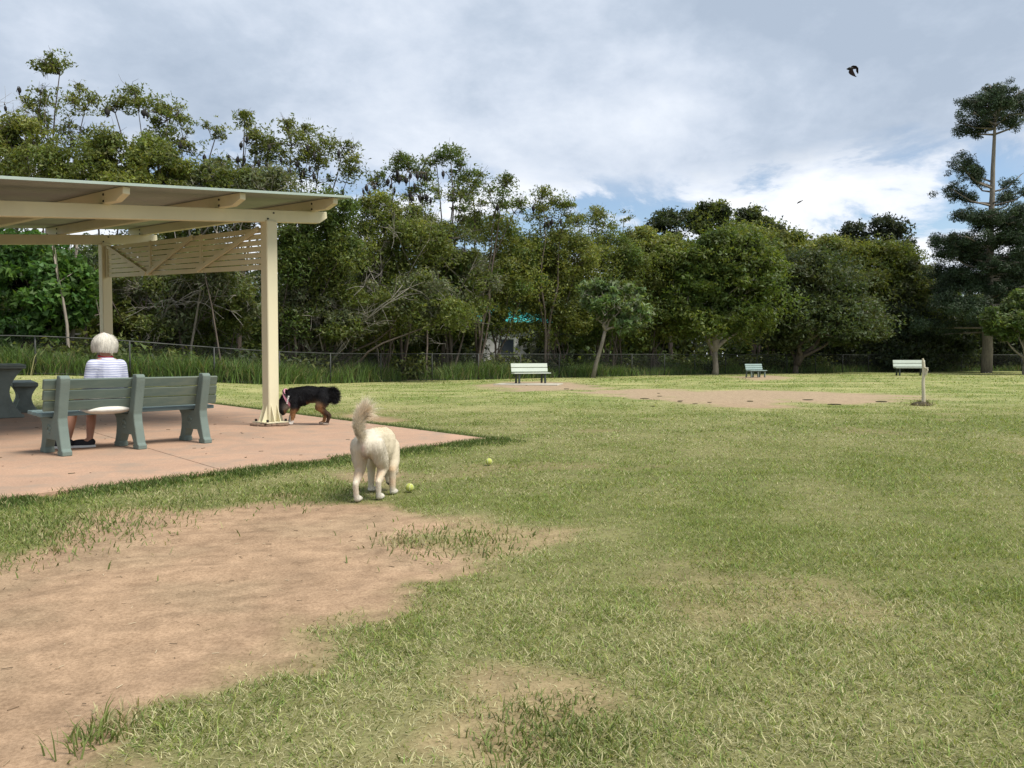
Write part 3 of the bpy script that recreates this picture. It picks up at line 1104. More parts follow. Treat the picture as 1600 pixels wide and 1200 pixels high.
# local: x forward, y left, z up; seat at 0.46
M_skin = mat_plain("skin", (0.420, 0.218, 0.147), 0.55, 0.12, 9, 0.1, 60)
M_hair = mat_plain("pale_hair", (0.56, 0.52, 0.44), 0.7, 0.2, 26, 0.3, 60, stretch=(2.2, 2.2, 0.35))
M_shorts = mat_plain("white_shorts", (0.588, 0.563, 0.504), 0.9, 0.06, 6, 0.25, 25)
M_shoe = mat_plain("black_shoe", (0.015, 0.015, 0.02), 0.7, 0.2, 10)
M_red = mat_plain("red_collar", (0.42, 0.03, 0.035), 0.8, 0.1)
g = Geo()
g.ell((0.02, 0, 0.55), (0.15, 0.19, 0.12))
g.chain([(0.0, 0, 0.58), (-0.03, 0, 0.75), (-0.015, 0, 0.92)], [0.14, 0.135, 0.14])
g.ell((0.0, 0, 0.98), (0.10, 0.16, 0.085))
g.chain([(0.01, 0, 1.03), (0.05, 0, 1.15)], [0.06, 0.055])
g.ell((0.085, 0, 1.235), (0.095, 0.075, 0.115))
g.ell((0.175, 0, 1.225), (0.018, 0.014, 0.022))                     # nose
g.ell((0.12, 0, 1.155), (0.05, 0.05, 0.04))                         # chin
for s in (-1, 1):
    g.ell((0.075, 0.078 * s, 1.225), (0.02, 0.012, 0.03))
    g.chain([(0.0, 0.155 * s, 0.97), (0.02, 0.19 * s, 0.74), (0.24, 0.13 * s, 0.63)], [0.062, 0.05, 0.034])
    g.chain([(0.24, 0.13 * s, 0.63), (0.31, 0.10 * s, 0.615)], [0.03, 0.034])
    for f, (dy, ln) in enumerate(((-.03, .07), (-.01, .085), (.01, .08), (.03, .06))):
        g.chain([(0.32, 0.10 * s + dy, 0.615), (0.32 + ln * .6, 0.10 * s + dy, 0.605), (0.32 + ln, 0.10 * s + dy, 0.58)], [0.0105, 0.0095, 0.008])
    g.chain([(0.29, 0.10 * s - 0.035 * s, 0.61), (0.335, 0.10 * s - 0.055 * s, 0.60)], [0.012, 0.009])
    g.chain([(0.05, 0.10 * s, 0.53), (0.44, 0.10 + 0.10 * s, 0.50)], [0.085, 0.06])
    g.chain([(0.44, 0.10 + 0.10 * s, 0.49), (0.37 + 0.03 * s, 0.15 + 0.10 * s, 0.30), (0.31 + 0.05 * s, 0.20 + 0.10 * s, 0.10)], [0.058, 0.055, 0.034])
    g.chain([(0.31 + 0.05 * s, 0.20 + 0.10 * s, 0.08), (0.37 + 0.05 * s, 0.29 + 0.10 * s, 0.045)], [0.036, 0.035])
obj("body", remesh(g, 0.009, 3, "person_body"), M_skin, person)
g = Geo()
for s in (-1, 1):
    g.ell((0.152, 0.03 * s, 1.245), (0.016, 0.014, 0.011))
obj("eyes", g.mesh("eyes", True), mat_plain("eye", (0.05, 0.05, 0.06), 0.2), person)
# shirt
g = Geo()
g.chain([(0.0, 0, 0.575), (-0.035, 0, 0.75), (-0.02, 0, 0.92)], [0.15, 0.15, 0.145])
g.ell((-0.02, 0, 0.72), (0.155, 0.18, 0.17))
g.ell((0.0, 0, 0.975), (0.115, 0.17, 0.085))
g.ell((0.01, 0, 1.03), (0.075, 0.10, 0.045))
for s in (-1, 1):
    g.chain([(0.0, 0.15 * s, 0.965), (0.02, 0.195 * s, 0.74)], [0.076, 0.064])
    g.cap((0.02, 0.195 * s, 0.74), 0.064, (0.12, 0.17 * s, 0.685), 0.055)
shirt_me = remesh(g, 0.011, 8, "shirt")
M_shirt, n_, l_, p_ = new_mat("striped_shirt")
tcn = n_.new("ShaderNodeTexCoord")
sepn = n_.new("ShaderNodeSeparateXYZ")
l_.new(tcn.outputs["Object"], sepn.inputs[0])
nzz = n_.new("ShaderNodeTexNoise")
nzz.inputs["Scale"].default_value = 5
l_.new(tcn.outputs["Object"], nzz.inputs["Vector"])
m1 = n_.new("ShaderNodeMath")
m1.operation = 'MULTIPLY_ADD'
l_.new(nzz.outputs["Fac"], m1.inputs[0])
m1.inputs[1].default_value = 0.03
l_.new(sepn.outputs[2], m1.inputs[2])
m2 = n_.new("ShaderNodeMath")
m2.operation = 'MULTIPLY'
l_.new(m1.outputs[0], m2.inputs[0])
m2.inputs[1].default_value = 1 / 0.027
m3 = n_.new("ShaderNodeMath")
m3.operation = 'FRACT'
l_.new(m2.outputs[0], m3.inputs[0])
rp = n_.new("ShaderNodeValToRGB")
rp.color_ramp.interpolation = 'LINEAR'
for e, (p, c) in zip([rp.color_ramp.elements[0], rp.color_ramp.elements[1]] + [rp.color_ramp.elements.new(0.5) for _ in range(2)],
                     ((0.0, (0.64, 0.65, 0.70)), (0.70, (0.64, 0.65, 0.70)), (0.78, (0.27, 0.29, 0.45)), (0.93, (0.27, 0.29, 0.45)))):
    e.position = p
    e.color = (*c, 1)
l_.new(m3.outputs[0], rp.inputs[0])
l_.new(rp.outputs[0], p_.inputs["Base Color"])
p_.inputs["Roughness"].default_value = 0.9
bmp = n_.new("ShaderNodeBump")
bmp.inputs["Strength"].default_value = 0.4
bmp.inputs["Distance"].default_value = 0.03
nz3 = n_.new("ShaderNodeTexNoise")
nz3.inputs["Scale"].default_value = 7
nz3.inputs["Distortion"].default_value = 0.8
l_.new(tcn.outputs["Object"], nz3.inputs["Vector"])
l_.new(nz3.outputs["Fac"], bmp.inputs["Height"])
l_.new(bmp.outputs[0], p_.inputs["Normal"])
obj("shirt", shirt_me, M_shirt, person)
g = Geo()
th = np.linspace(0, 2 * np.pi, 25)
g.tube(np.column_stack([0.028 + 0.068 * np.cos(th), 0.072 * np.sin(th), 1.072 + 0.012 * np.cos(th)]), 0.011, 6, caps=False)
obj("collar", g.mesh("collar", True), M_red, person)
# shorts bulging back between slats and seat
g = Geo()
g.ell((-0.01, 0, 0.515), (0.165, 0.225, 0.075))
g.ell((-0.12, 0.06, 0.462), (0.15, 0.30, 0.056))
g.ell((-0.02, 0, 0.56), (0.165, 0.20, 0.09))
for s in (-1, 1):
    g.chain([(0.05, 0.105 * s, 0.535), (0.36, 0.115 * s, 0.515)], [0.10, 0.085])
obj("shorts", remesh(g, 0.011, 7, "shorts"), M_shorts, person)
# bob haircut
g = Geo()
g.ell((0.055, 0, 1.235), (0.112, 0.118, 0.108))
g.ell((0.04, 0, 1.195), (0.108, 0.125, 0.075))
g.ell((0.03, 0, 1.170), (0.10, 0.122, 0.04))
hair_me = remesh(g, 0.009, 7, "hair")
hair = obj("hair", hair_me, M_hair, person)
ns_ = 2600
ph = R.uniform(0, 2 * np.pi, ns_)
t0 = np.radians(R.uniform(2, 70, ns_))
t1 = np.radians(R.uniform(116, 136, ns_))
lift_ = 1.015 + 0.05 * R.random(ns_) ** 2
wv = R.normal(0, 0.10, ns_)
hs = Geo()
ff = np.linspace(0, 1, 6)
TH = t0[:, None] + (t1 - t0)[:, None] * ff[None, :]
PH = ph[:, None] + wv[:, None] * ff[None, :] ** 2
RR = lift_[:, None] * (1 + 0.03 * np.sin(ff[None, :] * 5 + ph[:, None] * 3)) * (1 + 0.035 * R.normal(0, 1, (ns_, 1)) * sstep(0.6, 1.0, ff)[None, :])
ctr_ = np.array((0.040, 0, 1.208))
rad_ = np.array((0.122, 0.136, 0.132))
HR_ = np.where(TH < 1.45, np.sin(TH), 0.993 + 0.10 * (TH - 1.45) - 0.22 * (TH - 1.45) ** 2)
PT = ctr_ + RR[..., None] * np.stack([HR_ * np.cos(PH), HR_ * np.sin(PH), np.cos(TH)], -1) * rad_
WD = np.stack([-np.sin(PH), np.cos(PH), np.zeros_like(PH)], -1) * (0.0028 * (1 - 0.75 * ff))[None, :, None]
okf = ~((np.cos(ph) > 0.55) & (t1 > 1.3))
PT, WD = PT[okf], WD[okf]
m_ = len(PT)
Vh = np.stack([PT - WD, PT + WD], 2).reshape(m_, 12, 3)
qi = np.concatenate([np.arange(m_)[:, None] * 12 + np.array([2 * k, 2 * k + 1, 2 * k + 3, 2 * k + 2]) for k in range(5)])
colh = np.repeat(np.array((0.62, 0.59, 0.515)) * (0.68 + 0.55 * R.random(m_))[:, None], 12, axis=0)
obj("strands", np_mesh("strands", Vh.reshape(-1, 3), [qi], colh), M_fur, hair, kind="stuff")
for s in (-1, 1):
    g = Geo()
    fa = math.radians(55)
    Mf = np.eye(4)
    Mf[:2, :2] = [[math.cos(fa), -math.sin(fa)], [math.sin(fa), math.cos(fa)]]
    c = np.array((0.335 + 0.05 * s, 0.235 + 0.10 * s, 0.0))
    fd = np.array((math.cos(fa), math.sin(fa), 0.0))
    g.ell(c + fd * 0.035 + (0, 0, 0.052), (0.135, 0.046, 0.046), Mf)
    g.ell(c - fd * 0.055 + (0, 0, 0.062), (0.05, 0.042, 0.045), Mf)
    g.ell(c + fd * 0.04 + (0, 0, 0.03), (0.14, 0.05, 0.03), Mf)
    sh_o = obj("shoe", remesh(g, 0.007, 4, "shoe"), M_shoe, person)
    pl = [tuple((c + Mf[:3, :3] @ np.array((0.04 + 0.148 * math.cos(t), 0.055 * math.sin(t), 0)))[:2]) for t in np.linspace(0, 2 * math.pi, 20, endpoint=False)]
    obj("sole", prism(pl, 'z', 0.001, 0.028, 0.004, "sole"), M_white, sh_o)

# ------------------------------------------------------------------ picnic table and its seat at the left edge
def hourglass(w_top, w_mid, w_bot, z0, z1, foot=0.05):
    zs = np.linspace(0, 1, 11)
    wv = w_mid + (np.where(zs < 0.5, w_bot, w_top) - w_mid) * np.abs(2 * zs - 1) ** 1.8
    zz_ = z0 + foot + (z1 - z0 - foot) * zs
    right = [(a, b) for a, b in zip(wv / 2, zz_)]
    return [(-w_bot / 2 - .03, z0), (w_bot / 2 + .03, z0), (w_bot / 2 + .03, z0 + foot)] + right + [(-a, b) for a, b in right[::-1]] + [(-w_bot / 2 - .03, z0 + foot)]


TZ = math.radians(125)
ta = np.array((math.cos(TZ), math.sin(TZ)))
tc_ = np.array((-8.98, 13.2)) + ta * 0.65
table = thing("picnic_table", "grey green concrete picnic table at the left edge behind the bench", "table", (tc_[0], tc_[1], SLZ), TZ)
ttop = obj("tabletop", bbox((-0.95, -0.52, 0.86), (0.95, 0.52, 0.935), 0.015, "tabletop"), M_table, table)
g = Geo()
g.box((-0.96, -0.53, 0.893), (0.96, 0.53, 0.900))
obj("top_edge", g.mesh("top_edge"), M_darkmetal, ttop)
for x in (-0.62, 0.62):
    obj("pedestal", prism(hourglass(0.98, 0.56, 0.92, 0, 0.86), 'x', x - 0.08, x + 0.08, 0.01, "pedestal"), M_table, table)
sa = np.array((-9.75, 15.3))
tseat = thing("concrete_bench", "low grey green concrete seat between the picnic table and the green bench", "bench", (sa[0], sa[1], SLZ), TZ)
obj("seat_board", bbox((-1.1, -0.20, 0.50), (1.1, 0.20, 0.575), 0.012, "seat"), M_table, tseat)
for x in (-0.75, 0.75):
    obj("pedestal", prism(hourglass(0.42, 0.20, 0.40, 0, 0.50, 0.04), 'x', x - 0.09, x + 0.09, 0.008, "pedestal"), M_table, tseat)

# ------------------------------------------------------------------ dogs
def fur_cards(me, n, length, width, flow, colour, rng, lift=0.35, jit=0.25, cv=0.5):
    p, nr = surf_samples(me, n, rng)
    L = length(p, nr)
    k = L > 1e-4
    p, nr, L = p[k], nr[k], L[k]
    d = flow(p, nr)
    d = unit(d - (d * nr).sum(1)[:, None] * nr + nr * lift + rng.normal(0, jit, d.shape))
    s = unit(np.cross(d, nr + rng.normal(0, 0.3, d.shape))) * (width * (0.6 + 0.8 * rng.random(len(p))))[:, None]
    L = L * (0.55 + 0.7 * rng.random(len(p)))
    V = np.stack([p - s, p + s, p + d * L[:, None] - np.array((0, 0, 0.12)) * L[:, None]], 1).reshape(-1, 3)
    c = colour(p) * (1 - cv / 2 + cv * rng.random(len(p)))[:, None]
    return np_mesh("fur", V, [np.arange(len(V)).reshape(-1, 3)], np.repeat(c, 3, axis=0))


def blend(c, new, w):
    return c * (1 - w[:, None]) + np.array(new) * w[:, None]


def gau(p, c, r):
    d = (p - np.asarray(c)) / np.asarray(r)
    return np.exp(-(d * d).sum(1))


# --- cream dog, seen from behind; local x forward, y left
HEAD = math.radians(90 - 8)
cd = gnd(572, 785)
dogc = thing("cream_dog", "cream short coated dog with fluffy raised tail standing on the worn grass", "dog", (cd[0] + 0.005, cd[1] + 0.06, 0.0), HEAD)
g = Geo()
g.ell((0.02, 0, 0.455), (0.15, 0.096, 0.108))
g.chain([(0.04, 0, 0.475), (0.22, 0, 0.468), (0.40, 0, 0.44)], [0.100, 0.108, 0.125])
g.ell((0.36, 0, 0.405), (0.19, 0.135, 0.16))
g.ell((0.22, 0, 0.42), (0.16, 0.115, 0.12))
g.chain([(0.46, 0, 0.42), (0.53, 0.01, 0.32), (0.54, 0.0, 0.23)], [0.105, 0.088, 0.075])
g.ell((0.53, -0.015, 0.18), (0.07, 0.07, 0.08))
g.chain([(0.525, -0.02, 0.15), (0.50, -0.03, 0.085)], [0.05, 0.037])
for s in (-1, 1):
    g.ell((0.55, -0.015 + 0.07 * s, 0.18), (0.035, 0.014, 0.05))
f = 0.0
for s, fx, ft in ((1, -0.03, 0.0), (-1, 0.09, 0.0)):                 # hind legs: left one back, right one forward
    g.chain([(0.0, 0.07 * s, 0.44), (0.05 + fx * .4, 0.088 * s, 0.33), (0.075 + fx * .7, 0.09 * s, 0.255)], [0.086, 0.070, 0.050])
    g.chain([(0.075 + fx * .7, 0.088 * s, 0.255), (-0.055 + fx, 0.082 * s, 0.145)], [0.047, 0.027])
    g.chain([(-0.06 + fx, 0.082 * s, 0.15), (-0.04 + fx, 0.080 * s, 0.035)], [0.026, 0.024])
    g.ell((-0.005 + fx, 0.080 * s, 0.024), (0.055, 0.036, 0.026))
    for t in (-0.018, 0.0, 0.018):
        g.ell((0.04 + fx, 0.080 * s + t, 0.018), (0.018, 0.011, 0.016), nu=8, nv=6)
for s, fx in ((1, 0.02), (-1, -0.08)):
    g.chain([(0.42, 0.08 * s, 0.39), (0.40 + fx * .3, 0.115 * s, 0.27), (0.395 + fx, 0.118 * s, 0.20)], [0.075, 0.052, 0.040])
    g.chain([(0.395 + fx, 0.118 * s, 0.20), (0.39 + fx, 0.120 * s, 0.045)], [0.037, 0.027])
    g.ell((0.415 + fx, 0.122 * s, 0.024), (0.052, 0.038, 0.026))
    for t in (-0.02, 0.0, 0.02):
        g.ell((0.458 + fx, 0.122 * s + t, 0.018), (0.02, 0.012, 0.016), nu=8, nv=6)
dogc.scale = (0.93, 0.87, 0.95)
TAILC = [(-0.09, 0.01, 0.50), (-0.14, 0.03, 0.56), (-0.155, 0.04, 0.62), (-0.145, 0.03, 0.69), (-0.11, -0.01, 0.735)]
g.chain(TAILC, [0.042, 0.030, 0.024, 0.020, 0.014])
body = remesh(g, 0.0095, 4, "cream_dog_body")


def cream_col(p):
    c = np.broadcast_to(np.array((0.60, 0.525, 0.39)), p.shape).copy()
    c = blend(c, (0.63, 0.59, 0.51), np.clip(sstep(0.20, 0.0, p[:, 0]) * 0.5 + sstep(0.09, 0.02, p[:, 2]), 0, 1))
    c = blend(c, (0.62, 0.47, 0.30), sstep(0.50, 0.58, p[:, 2]) * sstep(0.02, 0.2, p[:, 0]) * 0.5)
    for s in (-1, 1):
        c = blend(c, (0.60, 0.43, 0.28), 0.95 * gau(p, (0.0, 0.09 * s, 0.22), (0.10, 0.06, 0.05)))
        c = blend(c, (0.50, 0.36, 0.22), 1.0 * gau(p, (0.29, 0.118 * s, 0.22), (0.06, 0.05, 0.028)))
        c = blend(c, (0.60, 0.42, 0.28), 0.9 * gau(p, (0.29, 0.12 * s, 0.11), (0.05, 0.04, 0.045)))
        c = blend(c, (0.52, 0.38, 0.28), 0.6 * gau(p, (-0.08, 0.08 * s, 0.10), (0.03, 0.03, 0.05)))
    c = blend(c, (0.42, 0.29, 0.24), 0.95 * gau(p, (-0.135, 0.0, 0.44), (0.05, 0.022, 0.035)))
    c = blend(c, (0.48, 0.36, 0.28), 0.9 * gau(p, (-0.07, 0.0, 0.35), (0.09, 0.035, 0.07)))
    c = blend(c, (0.62, 0.42, 0.26), 0.6 * gau(p, (-0.16, 0.02, 0.70), (0.05, 0.03, 0.06)))
    c = blend(c, (0.02, 0.016, 0.014), sstep(0.085, 0.065, p[:, 2]) * (p[:, 0] > 0.455) * (np.abs(p[:, 1] + 0.03) < 0.045) * (p[:, 2] > 0.04))
    return c


set_tint(body, cream_col(mesh_co(body)))
bo_ = obj("body", body, M_furskin, dogc)
obj("coat", fur_cards(body, 42000, lambda p, n: np.where(p[:, 2] < 0.03, 0.003, np.where((p[:, 0] < 0.02) & (p[:, 2] > 0.22) & (p[:, 2] < 0.5), 0.024, 0.012)), 0.0013,
                      lambda p, n: np.broadcast_to(np.array((-0.6, 0.0, -0.8)), p.shape), cream_col, R, 0.12, 0.12, 0.16), M_fur, bo_, kind="stuff")
tg = Geo()
tg.chain(TAILC, [0.030, 0.030, 0.028, 0.024, 0.016])
tm = remesh(tg, 0.008, 2, "tail_core")


def tail_len(p, n):
    b = np.clip((p[:, 2] - 0.52) / 0.2, 0, 1)
    return (0.02 + 0.105 * b) * (0.35 + 0.85 * np.clip(-n[:, 1] * 0.7 + 0.55, 0, 1))


obj("tail_plume", fur_cards(tm, 9000, tail_len, 0.0022, lambda p, n: np.broadcast_to(np.array((0.1, -0.25, 1.0)), p.shape),
                            lambda p: blend(np.broadcast_to(np.array((0.78, 0.71, 0.58)), p.shape).copy(), (0.66, 0.46, 0.30), 0.5 * gau(p, (-0.15, 0.0, 0.68), (0.05, 0.03, 0.06))), R, 0.75, 0.35), M_fur, bo_, kind="stuff")
g = Geo()
th = np.linspace(0, 2 * np.pi, 25)
cc_ = np.array((0.54, 0.0, 0.265))
ax1, ax2 = np.array((0.0, 1.0, 0.0)), unit(np.array((0.85, 0.15, 0.42)))
g.tube(cc_ + 0.086 * (np.cos(th)[:, None] * ax1 + np.sin(th)[:, None] * ax2), 0.009, 6, caps=False)
col_o = obj("collar", g.mesh("collar", True), mat_plain("blue_collar", (0.05, 0.10, 0.25), 0.6), dogc)
g = Geo()
g.ell((0.50, -0.088, 0.225), (0.012, 0.010, 0.022), nu=10, nv=6)
obj("tag", g.mesh("tag", True), mat_plain("blue_tag", (0.06, 0.20, 0.55), 0.4), col_o)

# --- black and tan dog sniffing at the post; local x forward, y left
bd = gnd(508, 667)
DH = math.radians(180 - 4)
dogb = thing("black_dog", "black and tan long coated dog with pink harness sniffing behind the post", "dog", (bd[0] + 0.0, bd[1] + 0.05, SLZ), DH)
g = Geo()
g.ell((0.05, 0, 0.47), (0.16, 0.115, 0.125))
g.chain([(0.08, 0, 0.475), (0.27, 0, 0.495), (0.46, 0, 0.455)], [0.11, 0.115, 0.125])
g.ell((0.41, 0, 0.435), (0.19, 0.13, 0.14))
g.ell((0.24, 0, 0.455), (0.16, 0.11, 0.11))
g.chain([(0.52, 0, 0.45), (0.64, 0.0, 0.36), (0.70, 0.0, 0.28)], [0.125, 0.105, 0.088])
g.ell((0.72, 0.0, 0.235), (0.085, 0.08, 0.09))
g.chain([(0.75, 0, 0.20), (0.79, 0, 0.11)], [0.055, 0.037])
for s in (-1, 1):
    g.ell((0.685, 0.075 * s, 0.27), (0.04, 0.016, 0.055))
for s, fx in ((1, -0.05), (-1, 0.06)):
    g.chain([(0.03, 0.07 * s, 0.45), (0.07 + fx * .4, 0.085 * s, 0.33), (0.10 + fx * .7, 0.085 * s, 0.27)], [0.10, 0.078, 0.055])
    g.chain([(0.10 + fx * .7, 0.085 * s, 0.27), (-0.03 + fx, 0.08 * s, 0.155)], [0.048, 0.030])
    g.chain([(-0.03 + fx, 0.08 * s, 0.155), (0.0 + fx, 0.08 * s, 0.04)], [0.028, 0.025])
    g.ell((0.03 + fx, 0.08 * s, 0.022), (0.05, 0.034, 0.024))
for s, fx in ((1, 0.02), (-1, 0.11)):
    g.chain([(0.48, 0.08 * s, 0.40), (0.47 + fx * .3, 0.09 * s, 0.28), (0.48 + fx * .6, 0.09 * s, 0.21)], [0.08, 0.058, 0.044])
    g.chain([(0.48 + fx * .6, 0.09 * s, 0.21), (0.49 + fx * 1.1, 0.09 * s, 0.05)], [0.040, 0.028])
    g.ell((0.52 + fx * 1.1, 0.09 * s, 0.022), (0.052, 0.036, 0.024))
TB = [(-0.04, 0, 0.47), (-0.09, 0, 0.52), (-0.135, 0, 0.515), (-0.155, 0.0, 0.45), (-0.145, 0, 0.39)]
g.chain(TB, [0.05, 0.042, 0.038, 0.034, 0.026])
bodyb = remesh(g, 0.011, 4, "black_dog_body")


def black_col(p):
    c = np.broadcast_to(np.array((0.012, 0.012, 0.014)), p.shape).copy()
    tan = np.array((0.33, 0.165, 0.07))
    low = sstep(0.30, 0.21, p[:, 2])
    back = (p[:, 0] < 0.3)
    # hind legs: tan along front and inside, dark behind
    fr = np.clip(sstep(-0.03, 0.05, p[:, 0]) , 0, 1)
    c = blend(c, tan, np.where(back, sstep(0.40, 0.30, p[:, 2]) * (0.15 + 0.85 * fr), 0) * 0.95)
    c = blend(c, tan, np.where(~back & (p[:, 0] < 0.66), low * sstep(0.30, 0.24, p[:, 2]), 0) * 0.95)
    c = blend(c, (0.50, 0.36, 0.22), 0.7 * gau(p, (0.12, 0.1, 0.33), (0.07, 0.2, 0.06)))
    c = blend(c, (0.72, 0.68, 0.62), sstep(0.085, 0.05, p[:, 2]) * (p[:, 0] > 0.4))
    c = blend(c, (0.72, 0.68, 0.62), np.where((p[:, 0] > 0.52) & (p[:, 0] < 0.66), sstep(0.18, 0.13, p[:, 2]), 0) * 0.9)
    c = blend(c, (0.62, 0.58, 0.52), 0.9 * gau(p, (0.60, 0.0, 0.28), (0.06, 0.16, 0.06)))
    c = blend(c, (0.66, 0.6, 0.52), 0.7 * sstep(0.045, 0.02, p[:, 2]) * back)
    return c


set_tint(bodyb, black_col(mesh_co(bodyb)))
bb_ = obj("body", bodyb, M_furskin, dogb)


def blen(p, n):
    L = np.where(p[:, 2] > 0.36, 0.034, np.where(p[:, 2] > 0.12, 0.022, 0.006))
    L = np.where((p[:, 0] < 0.0) & (p[:, 2] > 0.30), 0.055, L)
    return np.where(p[:, 0] > 0.70, 0.012, L)


obj("coat", fur_cards(bodyb, 30000, blen, 0.0035, lambda p, n: np.broadcast_to(np.array((-0.6, 0.0, -0.8)), p.shape), black_col, R, 0.25, 0.2), M_fur, bb_, kind="stuff")
tg = Geo()
tg.chain(TB, [0.04, 0.04, 0.038, 0.034, 0.026])
obj("tail_plume", fur_cards(remesh(tg, 0.01, 2, "tail_core"), 6000, lambda p, n: np.full(len(p), 0.075), 0.003, lambda p, n: np.broadcast_to(np.array((0.1, 0.0, -0.2)), p.shape),
                            lambda p: np.broadcast_to(np.array((0.016, 0.015, 0.016)), p.shape), R, 0.8, 0.35), M_fur, bb_, kind="stuff")


def band(c, r1, r2, nrm, w, t, mat, name, parent):
    """flat strap round an elliptical section"""
    nrm = unit(np.asarray(nrm, float))
    e1 = np.array((0, 1.0, 0))
    e2 = np.cross(nrm, e1)
    th = np.linspace(0, 2 * np.pi, 29)
    g = Geo()
    ring = np.asarray(c) + r1 * np.cos(th)[:, None] * e1 + r2 * np.sin(th)[:, None] * e2
    out = unit(ring - np.asarray(c))
    Vv = np.stack([ring - nrm * w / 2, ring + nrm * w / 2, ring + nrm * w / 2 + out * t, ring - nrm * w / 2 + out * t], 1).reshape(-1, 3)
    k = np.arange(28)[:, None] * 4
    polys = np.concatenate([k + np.array([a, (a + 1) % 4, (a + 1) % 4 + 4, a + 4]) for a in range(4)])
    g.add(Vv, [polys])
    return obj(name, g.mesh(name, False), mat, parent)


M_pink = mat_plain("pink_webbing", (0.62, 0.27, 0.36), 0.7, 0.1)
har = band((0.575, 0, 0.40), 0.150, 0.168, (0.93, 0, -0.5), 0.038, 0.012, M_pink, "harness", dogb)
band((0.545, 0, 0.415), 0.158, 0.178, (0.80, 0, -0.75), 0.020, 0.012, mat_plain("black_webbing", (0.02, 0.02, 0.02), 0.7), "strap", har)
g = Geo()
for k in range(5):
    a = np.array((0.535 + 0.006 * k, 0.160 + 0.004 * math.sin(k), 0.45 - 0.026 * k))
    g.box(tuple(a + (-0.010, -0.006, -0.010)), tuple(a + (0.010, 0.008, 0.010)))
obj("white_lettering", g.mesh("lettering"), M_white, har)

# ------------------------------------------------------------------ tennis balls
def ball(px, py, label):
    c = gnd(px, py)
    b = thing("tennis_ball", label, "ball", (c[0], c[1], float(gz(c[0], c[1])) + 0.038), R.uniform(0, 6), "tennis balls on the lawn")
    g = Geo()
    g.ell((0, 0, 0), (0.034, 0.034, 0.034), nu=20, nv=13)
    obj("felt", g.mesh("felt", True), M_ball, b)
    t = np.linspace(0, 2 * np.pi, 49)
    A, B = 0.44 * np.pi, 0.0
    ph = np.pi / 2 - (np.pi / 2 - 0.44) * np.cos(t) * 1.0
    ps = t / 2 * 2 / 2 + 0.44 * np.sin(2 * t) * 1.0
    a_, b_ = 0.75, 0.25
    pts = np.column_stack([a_ * np.cos(t) + b_ * np.cos(3 * t), a_ * np.sin(t) - b_ * np.sin(3 * t), 2 * math.sqrt(a_ * b_) * np.sin(2 * t)]) * 0.0338
    g = Geo()
    g.tube(pts, 0.0013, 4, caps=False)
    obj("seam", g.mesh("seam"), M_seam, b)


ball(640, 769, "yellow green tennis ball beside the cream dog's front paw")
ball(764, 727, "yellow green tennis ball on the lawn off the slab's pointed corner")

# ------------------------------------------------------------------ far benches
def far_bench(px, py, rz, label, length, slat_mat, leg_mat, legs, nback=3):
    c = gnd(px, py)
    z = float(gz(c[0], c[1]))
    t = thing("park_bench", label, "bench", (c[0], c[1], z), rz, "benches out on the lawn")
    h = length / 2
    for x in legs:
        lg = [(-0.02, 0), (0.06, 0), (0.10, 0.38), (0.42, 0.38), (0.44, 0), (0.52, 0), (0.50, 0.43), (0.14, 0.43), (0.02, 0.88), (-0.05, 0.88), (0.06, 0.42)]
        obj("leg", prism(lg, 'x', x - 0.04, x + 0.04, 0.004, "leg"), leg_mat, t)
    for k in range(3):
        obj("seat_slat", bbox((-h, 0.12 + 0.15 * k, 0.435), (h, 0.25 + 0.15 * k, 0.475), 0.004, "seat_slat"), slat_mat, t)
    hh = 0.40 / nback
    for k in range(nback):
        zc = 0.50 + hh * (k + 0.5)
        obj("back_slat", bbox((-h, 0, -hh / 2 + 0.012), (h, 0.035, hh / 2 - 0.012), 0.003, "back_slat"), slat_mat, t, loc=(0, 0.125 - (zc - 0.45) * 0.25, zc), rot=(0.24, 0, 0))
    return t


b1 = far_bench(826, 600, math.radians(180 + 192 - 20), "pale green bench on a small concrete pad before the fence", 1.75, M_pale, M_darkmetal, (-0.62, 0.62), 2)
b1.rotation_euler.z = math.radians(199)
b1.scale = (0.88, 0.88, 0.88)
c = gnd(826, 601)
pad = obj("bench_pad", bbox((-1.25, -0.75, -0.05), (1.25, 0.75, 0.035), 0.01, "bench_pad"), M_pad, loc=(c[0], c[1], 0.0), rot=(0, 0, math.radians(-12)), kind="structure")
b1.location.z = 0.04
b2 = far_bench(1176, 589.5, math.radians(208), "blue green slatted bench in the shade of the round tree", 1.5, M_blue, M_benchleg, (-0.6, 0.0, 0.6), 3)
b2.scale = (0.8, 0.8, 0.8)
b3 = far_bench(1419, 587, math.radians(174), "pale bench with dark legs half hidden behind the leaning post", 1.75, M_pale, M_darkmetal, (-0.65, 0.65), 2)

